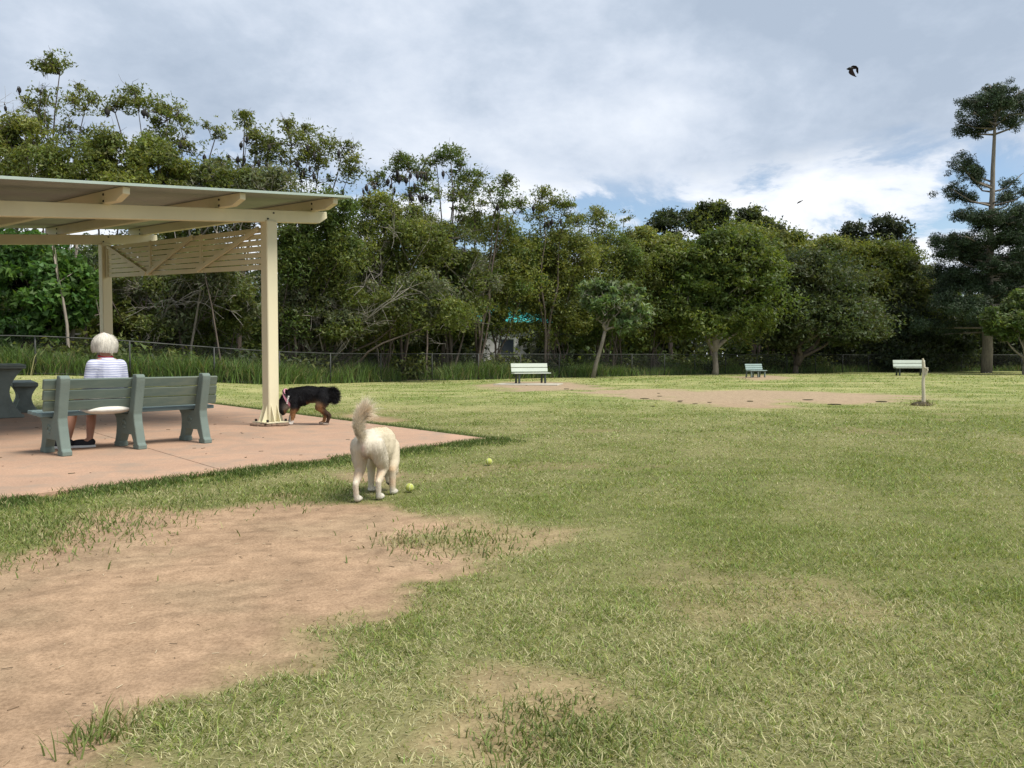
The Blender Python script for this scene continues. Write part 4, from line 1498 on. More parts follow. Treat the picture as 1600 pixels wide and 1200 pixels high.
# leaning weathered post on the lawn
c = gnd(1442, 633)
pt = thing("timber_post", "pale weathered timber post standing alone on the lawn", "post", (c[0], c[1], float(gz(c[0], c[1]))))
g = Geo()
g.tube([(0.01, 0, -0.1), (0.012, 0, 0.2), (-0.004, 0, 0.5), (0.006, 0, 0.8), (-0.012, 0, 0.98), (-0.022, 0, 1.06)], [0.044, 0.040, 0.036, 0.035, 0.033, 0.016], 9)
obj("shaft", g.mesh("shaft", False), M_post, pt)
g = Geo()
g.tube([(0.03, -0.035, 0.68), (0.055, -0.06, 0.80), (0.05, -0.06, 0.86)], [0.02, 0.022, 0.01], 6)
g.tube([(0.0, -0.04, 0.85), (0.045, -0.055, 0.835)], [0.018, 0.016], 6)
obj("splinter", g.mesh("splinter"), M_post, pt)
g = Geo()
for k in range(14):
    th = R.uniform(0, 6.28)
    r = R.uniform(0.0, 0.22)
    g.ell((r * math.cos(th), r * math.sin(th), 0.0), (R.uniform(.06, .14), R.uniform(.06, .14), R.uniform(.03, .10) * (1.1 - r * 3)), nu=7, nv=4)
obj("earth_mound", g.mesh("mound"), mat_plain("dark_earth", (0.075, 0.062, 0.035), 0.95, 0.4, 20), pt)

# ------------------------------------------------------------------ chain link fence
fence = thing("chain_link_fence", "dark chain link fence running between the lawn and the trees", "fence", (0, 0, 0))
seg = np.diff(FENCE, axis=0)
cum = np.concatenate([[0], np.cumsum(np.hypot(seg[:, 0], seg[:, 1]))])


def fpt(s):
    x, y = np.interp(s, cum, FENCE[:, 0]), np.interp(s, cum, FENCE[:, 1])
    return np.array((x, y, float(gz(x, y))))


FH = 1.22
S_ = np.arange(0.4, cum[-1], 2.65)
pg = Geo()
pg.tube([(0, 0, -0.1), (0, 0, FH)], 0.027, 8)
post_me = pg.mesh("fence_post", True)
post_me.materials.append(M_fence)
for s in S_:
    obj("post", post_me, None, fence, loc=tuple(fpt(s)))
rail = [fpt(s) for s in np.arange(0, cum[-1], 1.0)]
for nm, z, r in (("top_rail", FH, 0.021), ("bottom_wire", 0.06, 0.008)):
    g = Geo()
    g.tube([p + np.array((0, 0, z)) for p in rail], r, 6)
    obj(nm, g.mesh(nm, True), M_fence, fence)
g = Geo()
st = 0.085
for sgn in (1, -1):
    for s in np.arange(0.1, cum[-1] - 1.2, st):
        a, b = fpt(s), fpt(s + 1.1)
        if sgn < 0:
            a, b = b, a
        a, b = a + np.array((0, 0, 0.07)), b + np.array((0, 0, FH - 0.02))
        d = unit(b - a)
        nrm = np.array((d[2] * 0.0, 0, 0)) + np.cross(d, (0, 1, 0)) * 0.0016
        fw = np.array((0, 0.0016, 0))
        Vv = np.array([a - nrm, a + nrm, a + fw, b - nrm, b + nrm, b + fw])
        g.add(Vv, [np.array([(0, 1, 4, 3), (1, 2, 5, 4), (2, 0, 3, 5)])])
obj("wire_mesh", g.mesh("wire_mesh"), M_fence, fence, kind="stuff")

# tall weeds behind the fence
n = 60000
s = R.uniform(0, cum[-1] - 3, n)
sx, sy = np.interp(s, cum, FENCE[:, 0]), np.interp(s, cum, FENCE[:, 1])
off = 0.08 + np.abs(R.normal(0, 0.9, n))
x, y = sx + R.normal(0, 0.2, n), sy + off
cl = fbm(x * 0.5, y * 0.5, 4, 87)
right = sstep(2, 14, x)
keep = (R.random(n) < sstep(0.25, 0.5, cl) * (1 - 0.85 * right))
x, y, cl = x[keep], y[keep], cl[keep]
n = len(x)
L = (0.35 + 0.75 * R.random(n)) * (0.45 + 0.9 * cl) * (1 - 0.3 * sstep(-3, 10, x))
col = np.array((0.100, 0.165, 0.040)) * (0.55 + 0.9 * R.random(n))[:, None]
sm = R.random(n) < 0.14
col[sm] = np.array((0.26, 0.25, 0.11)) * (0.6 + 0.6 * R.random(sm.sum()))[:, None]
V, P, cc = blade_geo(x, y, gz(x, y) - 0.02, L, 0.018 + 0.022 * R.random(n), 0.2 + 0.6 * R.random(n), col)
obj("tall_weeds", np_mesh("tall_weeds", V, P, cc), M_grass, kind="stuff", label="tall green weeds and grass growing behind the fence", category="weeds")
# ------------------------------------------------------------------ trees
BATS = [(30, 141), (8, 170), (167, 174), (225, 176), (231, 180), (69, 207), (114, 221), (282, 227), (319, 246), (357, 247), (382, 250), (372, 249), (377, 227), (386, 217),
        (404, 255), (417, 259), (530, 239), (491, 243), (480, 232), (465, 257), (438, 250), (452, 267), (473, 271), (484, 264), (421, 231), (491, 276), (515, 294), (536, 301),
        (621, 270), (606, 284), (611, 292), (616, 297), (622, 282), (626, 281), (634, 282), (641, 275), (651, 274), (658, 276), (664, 276), (586, 294), (644, 310), (641, 305), (647, 291),
        (692, 272), (655, 309), (666, 309), (673, 314), (577, 302), (567, 300), (572, 294), (833, 326), (852, 353), (862, 348), (876, 348), (857, 353), (777, 325)]
bat_of = {}
TRI = [0]


def leaf_cloud(cen, rad, n, size, col, colvar, rng, flat=0.75, up=0.45, tint2=None, out=0.7, tip=0.0):
    d = unit(rng.normal(0, 1, (n, 3)))
    r = rng.random(n) ** 0.42
    p = cen + d * (r * rad)[:, None] * np.array((1, 1, flat)) if np.isscalar(rad) is False else cen + d * (r * rad)[:, None] * np.array((1, 1, flat))
    nr = unit(d * out + rng.normal(0, 0.75, (n, 3)) + np.array((0, 0, up)))
    t = unit(np.cross(nr, rng.normal(0, 1, (n, 3))))
    s = np.cross(nr, t)
    L = size[0] * (0.6 + 0.8 * rng.random(n))[:, None]
    w = size[1] * (0.6 + 0.8 * rng.random(n))[:, None]
    V = np.stack([p - t * L * 0.5 + s * w * 0.42, p - t * L * 0.25 - s * w * 0.62, p + t * L * 0.6 + s * w * 0.1], 1).reshape(-1, 3)
    f = (1 + colvar * (rng.random(n) - 0.5) * 2)[:, None]
    c = np.broadcast_to(np.asarray(col), (n, 3)) * f
    c = c * (1 + 0.25 * (rng.random(n) - 0.5)[:, None] * np.array((1.5, 0.2, 0.6)))
    return V, np.repeat(np.clip(c, 0.002, 1), 3, axis=0)


def tree(name, label, bx, Y, env, leaf=(0.17, 0.075), col=(0.075, 0.09, 0.03), dens=330, pr=0.62, stems=3, bark=None, group=None, cat="tree", r0=0.09, spread=0.5, twigs=5, col2=None,
         depth=0.85, flat=0.72, base_z=None, trunk_bend=0.25, mat=None, flare=False, colvar=0.4, fill=0.0, fork=None):
    rng = np.random.default_rng(abs(hash_label(label)))
    if group in (G1, G2):
        Y = max(Y, float(np.interp(bx, [q[0] for q in FENCE_PX], [q[1] for q in FENCE_PX])) + rng.uniform(1.6, 3.6))
    bp = at(bx, 585, Y)
    bp[2] = float(gz(bp[0], bp[1])) if base_z is None else base_z
    ppm = F_PX / Y
    wood = Geo()
    twg = Geo()
    Vs, Cs = [], []
    nodes_all = []
    stems_base = [bp + np.array((rng.normal(0, 0.12 * (stems > 1)) , rng.normal(0, 0.15 * (stems > 1)), -0.1)) for _ in range(stems)]
    if fork is not None:
        fp = at(fork[0], fork[1], Y)
        mids = [bp + (fp - bp) * f + (rng.normal(0, 0.05, 3) if 0 < f < 1 else 0) for f in (0, 0.33, 0.66, 1)]
        mids[0] = mids[0] - np.array((0, 0, 0.1))
        wood.tube(mids, [r0 * 1.5, r0 * 1.15, r0 * 1.05, r0], 9)
        stems_base = [fp - np.array((0, 0, 0.05))] * stems
    for e_i, (px, py, rx, rz, npuff) in enumerate(env):
        cY = Y + rng.uniform(-0.5, 0.5) * rx / ppm
        cen = at(px, py, cY)
        a, b = rx / ppm, rz / ppm
        sb = stems_base[e_i % stems]
        # limb from the ground to the clump
        tgt = cen - np.array((0, 0, b * 0.35))
        k = 9
        tt = np.linspace(0, 1, k)[:, None]
        way = sb + (tgt - sb) * np.column_stack([tt[:, 0] ** 1.5, tt[:, 0] ** 1.5, tt[:, 0]])
        way[1:-1] += rng.normal(0, trunk_bend, (k - 2, 3)) * np.array((1, 1, 0.3)) * np.sin(tt[1:-1] * np.pi)
        sm = way.copy()
        sm[1:-1] = (way[:-2] + 2 * way[1:-1] + way[2:]) / 4
        rr = r0 * (0.75 + 0.5 * rng.random()) * (1 - 0.78 * tt[:, 0])
        if flare:
            rr[0] *= 1.5
            rr[1] *= 1.1
        wood.tube(sm, rr, 7)
        nodes = sm[4:]
        nodes_all.append(sm[3:])
        nf = int(fill * npuff * dens * 1.5)
        if nf:
            # leaves through a lobed volume, thinned by a noise field so hollows and ragged lobes appear
            d_ = unit(rng.normal(0, 1, (nf, 3)))
            lob = fbm(np.arctan2(d_[:, 1], d_[:, 0]) * 1.6 + 9 * e_i, d_[:, 2] * 2.6 + e_i, 3, 7 + e_i)
            rr_ = rng.random(nf) ** 0.45 * (0.42 + 1.35 * lob)
            pos_ = cen + d_ * rr_[:, None] * np.array((a * 1.15, a * depth * 1.15, b * 1.2))
            nz_ = fbm(pos_[:, 0] * 1.25 + 0.6 * pos_[:, 1], pos_[:, 2] * 1.5 - 0.5 * pos_[:, 1], 3, 23)
            kp = nz_ > 0.44
            pos_, nz_, d_ = pos_[kp], nz_[kp], d_[kp]
            c = np.array(col if col2 is None or rng.random() > 0.5 else col2) * rng.uniform(0.85, 1.1)
            Vl, Cl = leaf_cloud(np.zeros(3), 1e-4, len(pos_), leaf, c, colvar, rng, 1.0)
            Vs.append(Vl + np.repeat(pos_, 3, axis=0))
            Cs.append(Cl)
        for q in range(npuff):
            d = unit(rng.normal(0, 1, 3) + np.array((0, 0, 0.35)))
            r = rng.uniform(0.35, 1.0) ** 0.6
            pc = cen + d * r * np.array((a, a * depth, b))
            prad = pr * rng.uniform(0.6, 1.25)
            prad = min(prad, max(a, b) * 0.8)
            nl = int(dens * (prad / 0.62) ** 2 * rng.uniform(0.75, 1.2))
            c = np.array(col if (col2 is None or rng.random() > 0.45) else col2) * rng.uniform(0.78, 1.25)
            # each puff is a few small sprays, so its outline is ragged
            ns = 4
            for w in range(ns):
                sc_ = pc + unit(rng.normal(0, 1, 3)) * prad * 0.5 * np.array((1, 1, flat))
                Vl, Cl = leaf_cloud(sc_, prad * rng.uniform(0.45, 0.75), nl // ns, leaf, c, colvar, rng, flat)
                Vs.append(Vl)
                Cs.append(Cl)
            j = nodes[np.argmin(np.linalg.norm(nodes - pc, axis=1) + 0.3 * rng.random(len(nodes)))]
            mid = (j + pc) / 2 + rng.normal(0, 0.15, 3) + np.array((0, 0, -0.1))
            (twg if bark is M_barkpale else wood).tube([j, mid, pc], [r0 * 0.22 + 0.008, r0 * 0.14 + 0.006, 0.006], 5)
            for w in range(twigs):
                dd = unit(rng.normal(0, 1, 3) + d * 0.5) * prad * rng.uniform(0.7, 1.25)
                twg.tube([mid + (pc - mid) * rng.uniform(0.3, 1.0), pc + dd * 0.5 + rng.normal(0, 0.06, 3), pc + dd], [0.011, 0.008, 0.004], 3, caps=False)
    # bare pale limbs arching out in front of the leaves
    if bark is M_barkpale and group == G2:
        for k in range(9):
            px, py, rx, rz, _n = env[rng.integers(0, len(env))]
            a, b = rx / ppm, rz / ppm
            allp = np.concatenate(nodes_all)
            j = allp[rng.integers(0, len(allp))]
            end = at(px + rng.uniform(-0.9, 0.9) * rx, py + rng.uniform(-0.9, 0.7) * rz, Y - a * depth * rng.uniform(0.9, 1.15))
            mid = (j + end) / 2 + np.array((rng.normal(0, .3), -0.35, rng.uniform(0.0, 0.6)))
            q = [(1 - f) ** 2 * j + 2 * f * (1 - f) * mid + f * f * end + rng.normal(0, 0.04, 3) for f in np.linspace(0, 1, 7)]
            twg.tube(q, np.linspace(0.038, 0.010, 7), 5)
            for w in range(9):
                st_ = q[rng.integers(3, 7)]
                dd = unit(rng.normal(0, 1, 3) * np.array((1, 0.5, 0.8)) + unit(end - j) * 0.7) * rng.uniform(0.35, 1.0)
                twg.tube([st_, st_ + dd * 0.5 + rng.normal(0, 0.06, 3), st_ + dd], [0.012, 0.009, 0.004], 3, caps=False)
    # roosting twigs
    for (bpx, bpy) in bat_of.get(label, ()):
        Yb = Y - 0.9 - rng.random() * 0.5
        tip = at(bpx, bpy - 5.5, Yb)
        allp = np.concatenate(nodes_all)
        j = allp[np.argmin(np.linalg.norm(allp - tip, axis=1))]
        mid = (j + tip) / 2 + np.array((0, 0, 0.12))
        wood.tube([j, mid, tip, tip + unit(tip - j) * 0.15], [0.025, 0.018, 0.011, 0.004], 5)
        make_bat(tip, bpx, label)
    t = thing(name, label, cat, bp, 0, group)
    inv = -np.asarray(bp, dtype=np.float32)
    wm = wood.mesh("trunk", True)
    wm.transform(Matrix.Translation(Vector(inv)))
    obj("trunk", wm, (bark if name not in ("bushy_tree",) else None) or M_bark, t)
    if twg.n:
        tm_ = twg.mesh("twigs", True)
        tm_.transform(Matrix.Translation(Vector(inv)))
        obj("twigs", tm_, M_twig if bark is M_barkpale else M_bark, t, kind="stuff")
    V = np.concatenate(Vs) + inv
    cm = np_mesh("crown", V, [np.arange(len(V)).reshape(-1, 3)], np.concatenate(Cs))
    obj("crown", cm, mat or M_leaf, t, kind="stuff")
    TRI[0] += len(V) // 3
    return t


def hash_label(s):
    h = 5381
    for ch in s:
        h = (h * 33 + ord(ch)) & 0x7FFFFFFF
    return h


# ---- hanging bats
def bat_mesh():
    g = Geo()
    zs = np.array([0.0, -0.04, -0.10, -0.18, -0.25, -0.29])
    rs = np.array([0.018, 0.045, 0.075, 0.08, 0.06, 0.03])
    n = 9
    th = np.arange(n) / n * 2 * np.pi
    V = np.concatenate([np.column_stack([r * 1.15 * np.cos(th) * (1 + 0.15 * np.cos(3 * th)), r * 0.85 * np.sin(th), np.full(n, z)]) for z, r in zip(zs, rs)])
    i = np.arange(len(zs) - 1)[:, None] * n
    j = np.arange(n)[None, :]
    q = np.stack([i + j, i + n + j, i + n + (j + 1) % n, i + (j + 1) % n], -1).reshape(-1, 4)
    g.add(V, [q])
    g.ell((0, -0.02, -0.325), (0.036, 0.04, 0.05), nu=8, nv=5)
    g.ell((0, -0.05, -0.355), (0.016, 0.02, 0.022), nu=6, nv=4)
    for s in (-1, 1):
        g.tube([(0.022 * s, -0.01, -0.355), (0.03 * s, -0.01, -0.39)], [0.012, 0.004], 4)
        g.tube([(0.012 * s, 0, 0.03), (0.012 * s, 0, -0.04)], [0.008, 0.014], 4)
        g.tube([(0.07 * s, 0, -0.04), (0.085 * s, -0.01, -0.16), (0.05 * s, -0.02, -0.26)], [0.012, 0.010, 0.006], 4)
    return g.mesh("hanging_bat", True)


BAT_ME = bat_mesh()
BAT_ME.materials.append(M_bat)
bat_list = []


def make_bat(tip, px, tree_label):
    o = obj("hanging_bat", BAT_ME, None, loc=(tip[0], tip[1], tip[2] - 0.02), rot=(R.uniform(-.15, .15), R.uniform(-.15, .15), R.uniform(0, 6.28)))
    s = R.uniform(0.8, 1.1)
    o.scale = (s * R.uniform(0.8, 1.3), s, s)
    bat_list.append((px, o, tree_label))


G1, G2, G3 = "tall roost trees behind the fence", "bushy trees lining the fence", "dark trees on the rise behind"
OL = (0.122, 0.152, 0.037)
OL2 = (0.170, 0.195, 0.046)
GR = (0.095, 0.140, 0.036)
GY = (0.125, 0.145, 0.075)
DK = (0.048, 0.066, 0.028)
TALL = [
    ("leafy tall tree with airy crown tuft at the far left", 75, 33, [(93, 108, 26, 22, 5), (62, 150, 24, 16, 4), (132, 165, 30, 24, 5), (75, 205, 30, 40, 5), (110, 215, 30, 38, 5), (55, 195, 25, 25, 3)], OL),
    ("tall open crowned tree above the shelter's left roof half", 240, 34, [(215, 158, 34, 18, 6), (262, 178, 32, 26, 6), (180, 172, 18, 12, 3), (288, 212, 28, 30, 5), (230, 215, 40, 30, 5), (338, 205, 16, 14, 3)], OL),
    ("slim tree with small separate tufts left of the big domed roost", 372, 36, [(382, 184, 16, 11, 3), (385, 218, 20, 18, 4), (398, 250, 26, 22, 4), (355, 262, 26, 22, 4)], OL),
    ("big domed roost tree full of flying foxes above the roof corner", 468, 36, [(455, 218, 42, 26, 10), (418, 232, 22, 24, 5), (500, 235, 26, 24, 6), (536, 225, 20, 18, 4), (470, 268, 55, 30, 8), (545, 265, 22, 25, 4)], OL),
    ("flat topped roost tree with many bats right of the roof corner", 630, 37, [(640, 258, 30, 14, 6), (612, 274, 18, 16, 3), (668, 272, 14, 10, 2), (660, 305, 34, 22, 6), (590, 280, 18, 22, 3)], GR),
    ("slender umbrella topped tree rising over the middle of the tree line", 705, 37, [(704, 238, 24, 9, 5), (682, 252, 12, 10, 2), (712, 262, 14, 12, 3), (720, 300, 26, 20, 4)], GR),
    ("full crowned tall tree just right of the umbrella topped one", 745, 38, [(738, 290, 34, 22, 8), (790, 284, 15, 12, 3), (775, 318, 34, 26, 6), (720, 335, 30, 25, 5), (803, 325, 22, 22, 4)], GR),
    ("loose topped tree above the pale green bench", 850, 40, [(846, 304, 18, 12, 3), (880, 318, 20, 14, 4), (842, 335, 22, 18, 4), (878, 350, 28, 22, 5)], OL),
    ("small crowned tree before the blue gap in the clouds", 930, 42, [(932, 340, 24, 14, 5), (905, 345, 20, 14, 4), (945, 365, 32, 22, 6)], OL),
    ("thin sapling top poking up into the blue gap", 974, 42, [(975, 338, 10, 9, 2), (978, 362, 8, 10, 1)], GY),
]
DARK = [
    ("dark round headed tree at the left end of the rise", 1050, 62, [(1048, 348, 30, 18, 8), (1035, 375, 30, 25, 6)], DK, None),
    ("highest dark tree on the rise behind the round tree", 1112, 62, [(1112, 334, 30, 16, 8), (1090, 345, 20, 14, 5), (1120, 365, 45, 25, 10)], DK, OL),
    ("dark tree sloping down the right end of the rise", 1180, 62, [(1172, 340, 26, 14, 6), (1200, 358, 26, 16, 6), (1215, 375, 22, 14, 5), (1175, 372, 45, 25, 10)], DK, OL),
    ("airy grey green tree left of the tall pine", 1335, 60, [(1338, 364, 22, 14, 5), (1318, 378, 16, 12, 3), (1345, 395, 22, 20, 4)], (0.045, 0.06, 0.035), None),
    ("airy grey green tree nearest the tall pine", 1385, 60, [(1380, 352, 20, 15, 5), (1408, 362, 18, 16, 4), (1395, 388, 28, 20, 5)], (0.045, 0.06, 0.035), None),
]
# front row: label, base px, Y, envelopes, colour, colour2, bark, leaf
BUSH = [
    ("bright green broad leaved tree at the left edge under the roof", 62, 27.5, [(40, 430, 62, 42, 20), (95, 445, 44, 36, 14), (15, 395, 45, 30, 8), (70, 480, 55, 26, 10)], (0.060, 0.130, 0.028), (0.085, 0.165, 0.033), None, (0.22, 0.13)),
    ("olive tree filling the left edge above the roof", 25, 30, [(30, 235, 48, 42, 14), (5, 290, 50, 40, 10), (75, 270, 44, 35, 10)], OL, OL2, None, None),
    ("rounded olive tree over the middle of the roof edge", 190, 30.5, [(190, 242, 62, 32, 16), (140, 275, 45, 28, 8), (250, 270, 48, 34, 12), (205, 300, 55, 22, 6)], OL, OL2, None, None),
    ("twiggy olive tree above the roof's right half", 330, 31, [(310, 285, 48, 28, 10), (370, 292, 46, 26, 10), (290, 310, 40, 20, 4), (420, 290, 40, 24, 8)], OL, GY, M_barkpale, None),
    ("grey green drooping tree seen through the shelter's rear bay", 240, 30, [(215, 440, 50, 34, 10), (285, 455, 55, 36, 12), (330, 420, 50, 40, 10), (190, 480, 35, 26, 5), (360, 470, 40, 34, 7)], GY, OL, M_barkpale, None),
    ("tree in the shade behind the slatted screen", 300, 33, [(250, 380, 60, 34, 8), (330, 360, 60, 40, 10), (390, 340, 40, 30, 6)], GR, OL, None, None),
    ("pale twigged tree right beside the near shelter post", 500, 30, [(505, 445, 52, 34, 12), (470, 480, 40, 30, 7), (540, 470, 34, 28, 6), (465, 420, 30, 22, 4), (500, 500, 45, 20, 4)], OL, GY, M_barkpale, None),
    ("dark green tree behind the near shelter post", 455, 32, [(480, 350, 48, 34, 10), (450, 400, 45, 36, 8), (520, 330, 40, 28, 7), (530, 390, 40, 34, 7)], GR, OL, None, None),
    ("broad domed tree right of the shelter roof corner", 600, 31, [(600, 345, 62, 32, 16), (570, 395, 52, 38, 11), (650, 380, 52, 34, 11), (610, 440, 60, 30, 10)], OL, OL2, M_barkpale, None),
    ("low leaning tree with long bare pale limbs behind the fence", 520, 29.5, [(600, 470, 42, 26, 7), (665, 455, 48, 28, 8), (700, 490, 40, 22, 6), (560, 500, 35, 20, 3)], OL, GY, M_barkpale, None),
    ("olive tree with grey dead twigs in the centre left of the tree line", 690, 31.5, [(690, 370, 48, 32, 10), (730, 410, 46, 34, 10), (680, 420, 44, 30, 8), (745, 455, 40, 28, 7)], OL, GY, M_barkpale, None),
    ("deep green tree in the middle of the tree line", 775, 34, [(765, 365, 48, 30, 11), (810, 395, 46, 34, 11), (775, 430, 48, 32, 10), (820, 450, 44, 30, 8)], GR, OL2, None, None),
    ("olive green tree above and left of the pale leaved tree", 870, 36, [(860, 385, 46, 28, 11), (900, 405, 44, 32, 11), (870, 440, 48, 32, 10), (850, 480, 44, 28, 8), (895, 500, 36, 24, 6)], OL, OL2, None, None),
    ("rounded olive tree behind the pale leaved tree", 950, 41, [(945, 395, 46, 28, 12), (975, 420, 44, 34, 12), (930, 440, 44, 34, 9), (960, 470, 50, 36, 10)], OL, GR, None, None),
    ("yellow olive tree left of the big round tree", 1020, 44, [(1015, 385, 44, 24, 12), (1050, 400, 40, 26, 11), (1010, 430, 42, 34, 10), (1045, 460, 46, 38, 12), (1020, 500, 46, 30, 8)], OL2, OL, None, None),
    ("olive tree peeking over the big round tree", 1200, 56, [(1160, 378, 50, 22, 12), (1225, 388, 46, 22, 12), (1275, 400, 40, 24, 10)], OL, OL2, None, None),
    ("rounded yellow green tree behind the spreading dark tree", 1310, 57, [(1300, 400, 40, 24, 10), (1345, 412, 40, 28, 10), (1390, 402, 36, 26, 10), (1320, 440, 55, 34, 12)], OL, OL2, None, None),
    ("dusty olive tree left of the pine's lower boughs", 1410, 56, [(1420, 430, 40, 30, 10), (1385, 460, 46, 36, 11), (1440, 470, 40, 34, 9)], GY, OL, None, None),
    ("shaggy dark bush under the pine's left boughs", 1400, 54, [(1360, 510, 46, 34, 13), (1420, 520, 46, 36, 13), (1470, 530, 44, 34, 12), (1400, 555, 60, 24, 12), (1330, 545, 44, 30, 9)], (0.048, 0.068, 0.038), DK, None, (0.26, 0.15)),
    ("dark bush right of the pine trunk", 1570, 60, [(1520, 520, 44, 40, 12), (1575, 510, 46, 46, 14), (1610, 470, 44, 60, 14), (1560, 560, 60, 24, 10), (1620, 550, 50, 34, 10)], DK, (0.05, 0.07, 0.03), None, (0.24, 0.12)),
]
# assign the bats to the roost trees
roosts = TALL
for b in BATS:
    if b in ((30, 141), (8, 170)):
        lab = "bare leafless tree at the left edge of the sky"
    else:
        best = min(((math.hypot((b[0] - e[0]) / 1.0, (b[1] - e[1]) * 0.8), t[0]) for t in roosts for e in t[3]))
        lab = best[1]
    bat_of.setdefault(lab, []).append(b)
for lab, bx, Y, env, col in TALL:
    tree("roost_tree", lab, bx, Y, env, col=col, col2=OL2 if col is OL else OL, dens=190, pr=0.50, stems=3, r0=0.075, group=G1, twigs=7, leaf=(0.15, 0.07), flat=0.6, fill=0.35)
for lab, bx, Y, env, col, c2 in DARK:
    tree("dark_tree", lab, bx, Y, env, col=col, col2=c2, dens=170, pr=0.85, stems=2, r0=0.12, group=G3, twigs=3, leaf=(0.26, 0.13), fill=0.6)
for lab, bx, Y, env, col, c2, bark, leaf in BUSH:
    far = Y > 43
    env = env + [(bx + 18, 505, 44, 24, 5), (bx - 26, 522, 36, 20, 4)]
    tree("bushy_tree", lab, bx, Y, env, col=col, col2=c2, dens=340 if not far else 230, pr=0.66 if not far else 0.95, stems=4, bark=bark, group=G2, leaf=leaf or ((0.145, 0.068) if not far else (0.24, 0.11)),
         twigs=10 if bark is M_barkpale else 4, r0=0.065, trunk_bend=0.35, fill=0.8)
# trees standing in the park
tree("round_tree", "big round crowned green tree standing on the lawn beside the blue green bench", 1117, 46, [(1135, 400, 62, 36, 26), (1085, 430, 48, 40, 18), (1185, 430, 42, 42, 18), (1135, 460, 78, 46, 34), (1110, 505, 55, 22, 12), (1170, 500, 42, 24, 10), (1070, 475, 34, 30, 8)],
     col=(0.090, 0.135, 0.030), col2=(0.120, 0.160, 0.035), dens=300, pr=0.85, stems=3, r0=0.15, bark=M_barkpale, leaf=(0.22, 0.11), twigs=3, fill=0.8, fork=(1117, 548))
tree("spreading_tree", "dark spreading tree with crooked trunks right of the blue green bench", 1243, 50, [(1260, 430, 62, 34, 20), (1310, 460, 56, 40, 18), (1240, 475, 55, 40, 16), (1290, 500, 70, 30, 18), (1340, 500, 40, 30, 9), (1225, 515, 36, 22, 6)],
     col=(0.080, 0.098, 0.040), col2=(0.065, 0.090, 0.036), dens=280, pr=0.9, stems=4, r0=0.15, bark=M_bark, leaf=(0.23, 0.11), twigs=5, flare=True, trunk_bend=0.5, fill=0.8, fork=(1245, 568))
tree("pale_leaved_tree", "small tree with pale blue green leaves in clusters at the fence", 926, 39.5, [(945, 456, 32, 18, 11), (978, 470, 30, 24, 12), (1000, 494, 18, 20, 7), (932, 488, 22, 24, 7), (975, 505, 26, 16, 7), (950, 480, 30, 20, 7)],
     col=(0.115, 0.175, 0.065), col2=(0.15, 0.205, 0.095), dens=150, pr=0.5, stems=1, r0=0.09, bark=M_barkpale, leaf=(0.26, 0.14), twigs=3, trunk_bend=0.12, fork=(946, 515))
tree("small_bright_tree", "small bright green tree cut by the right edge of the photo", 1604, 46, [(1580, 500, 34, 26, 16), (1610, 490, 40, 40, 18), (1565, 520, 22, 16, 7), (1640, 510, 40, 40, 14)],
     col=(0.075, 0.12, 0.03), col2=(0.10, 0.14, 0.04), dens=260, pr=0.75, stems=2, r0=0.1, bark=M_barkpale, leaf=(0.22, 0.11), twigs=4)

# the bare tree at the left edge
rng = np.random.default_rng(5)
bp = at(-25, 585, 31)
bp[2] = float(gz(bp[0], bp[1]))
blab = "bare leafless tree at the left edge of the sky"
wood = Geo()
ends = []


def grow(p, d, L, r, lev):
    q = p + d * L
    mid = (p + q) / 2 + rng.normal(0, 0.06 * L, 3)
    wood.tube([p, mid, q], [r, r * 0.85, r * 0.7], 6 if lev < 3 else 4)
    ends.append(q)
    if lev < 6:
        for k in range(3 if lev in (1, 2) else 2):
            grow(q, unit(d + rng.normal(0, 0.38, 3) + np.array((0.05, 0, 0.05))), L * rng.uniform(0.62, 0.88), r * 0.62, lev + 1)


for dx in (-0.25, 0.12, 0.3):
    grow(bp + np.array((rng.normal(0, .1), rng.normal(0, .1), -0.1)), unit(np.array((dx, rng.normal(0, .12), 1.0))), 3.2, 0.09, 0)
ends_a = np.array(ends)
for b in bat_of.get(blab, ()):
    tip = at(b[0], b[1] - 6, 31)
    j = ends_a[np.argmin(np.linalg.norm(ends_a - tip, axis=1))]
    wood.tube([j, (j + tip) / 2 + np.array((0, 0, .1)), tip], [0.02, 0.015, 0.008], 4)
    make_bat(tip, b[0], blab)
t = thing("bare_tree", blab, "tree", bp)
wm = wood.mesh("trunk", True)
wm.transform(Matrix.Translation(Vector(-bp)))
obj("trunk", wm, M_barkpale, t)

# labels of the bats: counted from the left within their tree
WHERE = {}
for px, o, lab in bat_list:
    WHERE.setdefault(lab, []).append((px, o))
SHORT = {TALL[0][0]: "airy tree at the far left", TALL[1][0]: "tree above the shelter's left roof half", TALL[2][0]: "slim tufted tree", TALL[3][0]: "big domed tree above the roof corner",
         TALL[4][0]: "flat topped tree right of the roof", TALL[5][0]: "slender umbrella topped tree", TALL[6][0]: "full crowned tall tree", TALL[7][0]: "loose tree above the pale bench", TALL[8][0]: "small crowned tree by the blue gap", TALL[9][0]: "thin sapling", blab: "bare tree at the left edge"}
ORD = ["leftmost", "second", "third", "fourth", "fifth", "sixth", "seventh", "eighth", "ninth", "tenth", "eleventh", "twelfth", "thirteenth", "fourteenth", "fifteenth", "sixteenth", "seventeenth", "eighteenth", "nineteenth", "twentieth", "twenty first", "twenty second"]
for lab, lst in WHERE.items():
    lst.sort(key=lambda v: v[0])
    for k, (px, o) in enumerate(lst):
        if len(lst) == 1:
            o["label"] = "only flying fox hanging in the " + SHORT[lab]
        elif k == 0:
            o["label"] = "leftmost flying fox hanging in the " + SHORT[lab]
        else:
            o["label"] = ORD[k] + " flying fox from the left in the " + SHORT[lab]
        o["category"] = "bat"
        o["group"] = "flying foxes roosting in the trees"

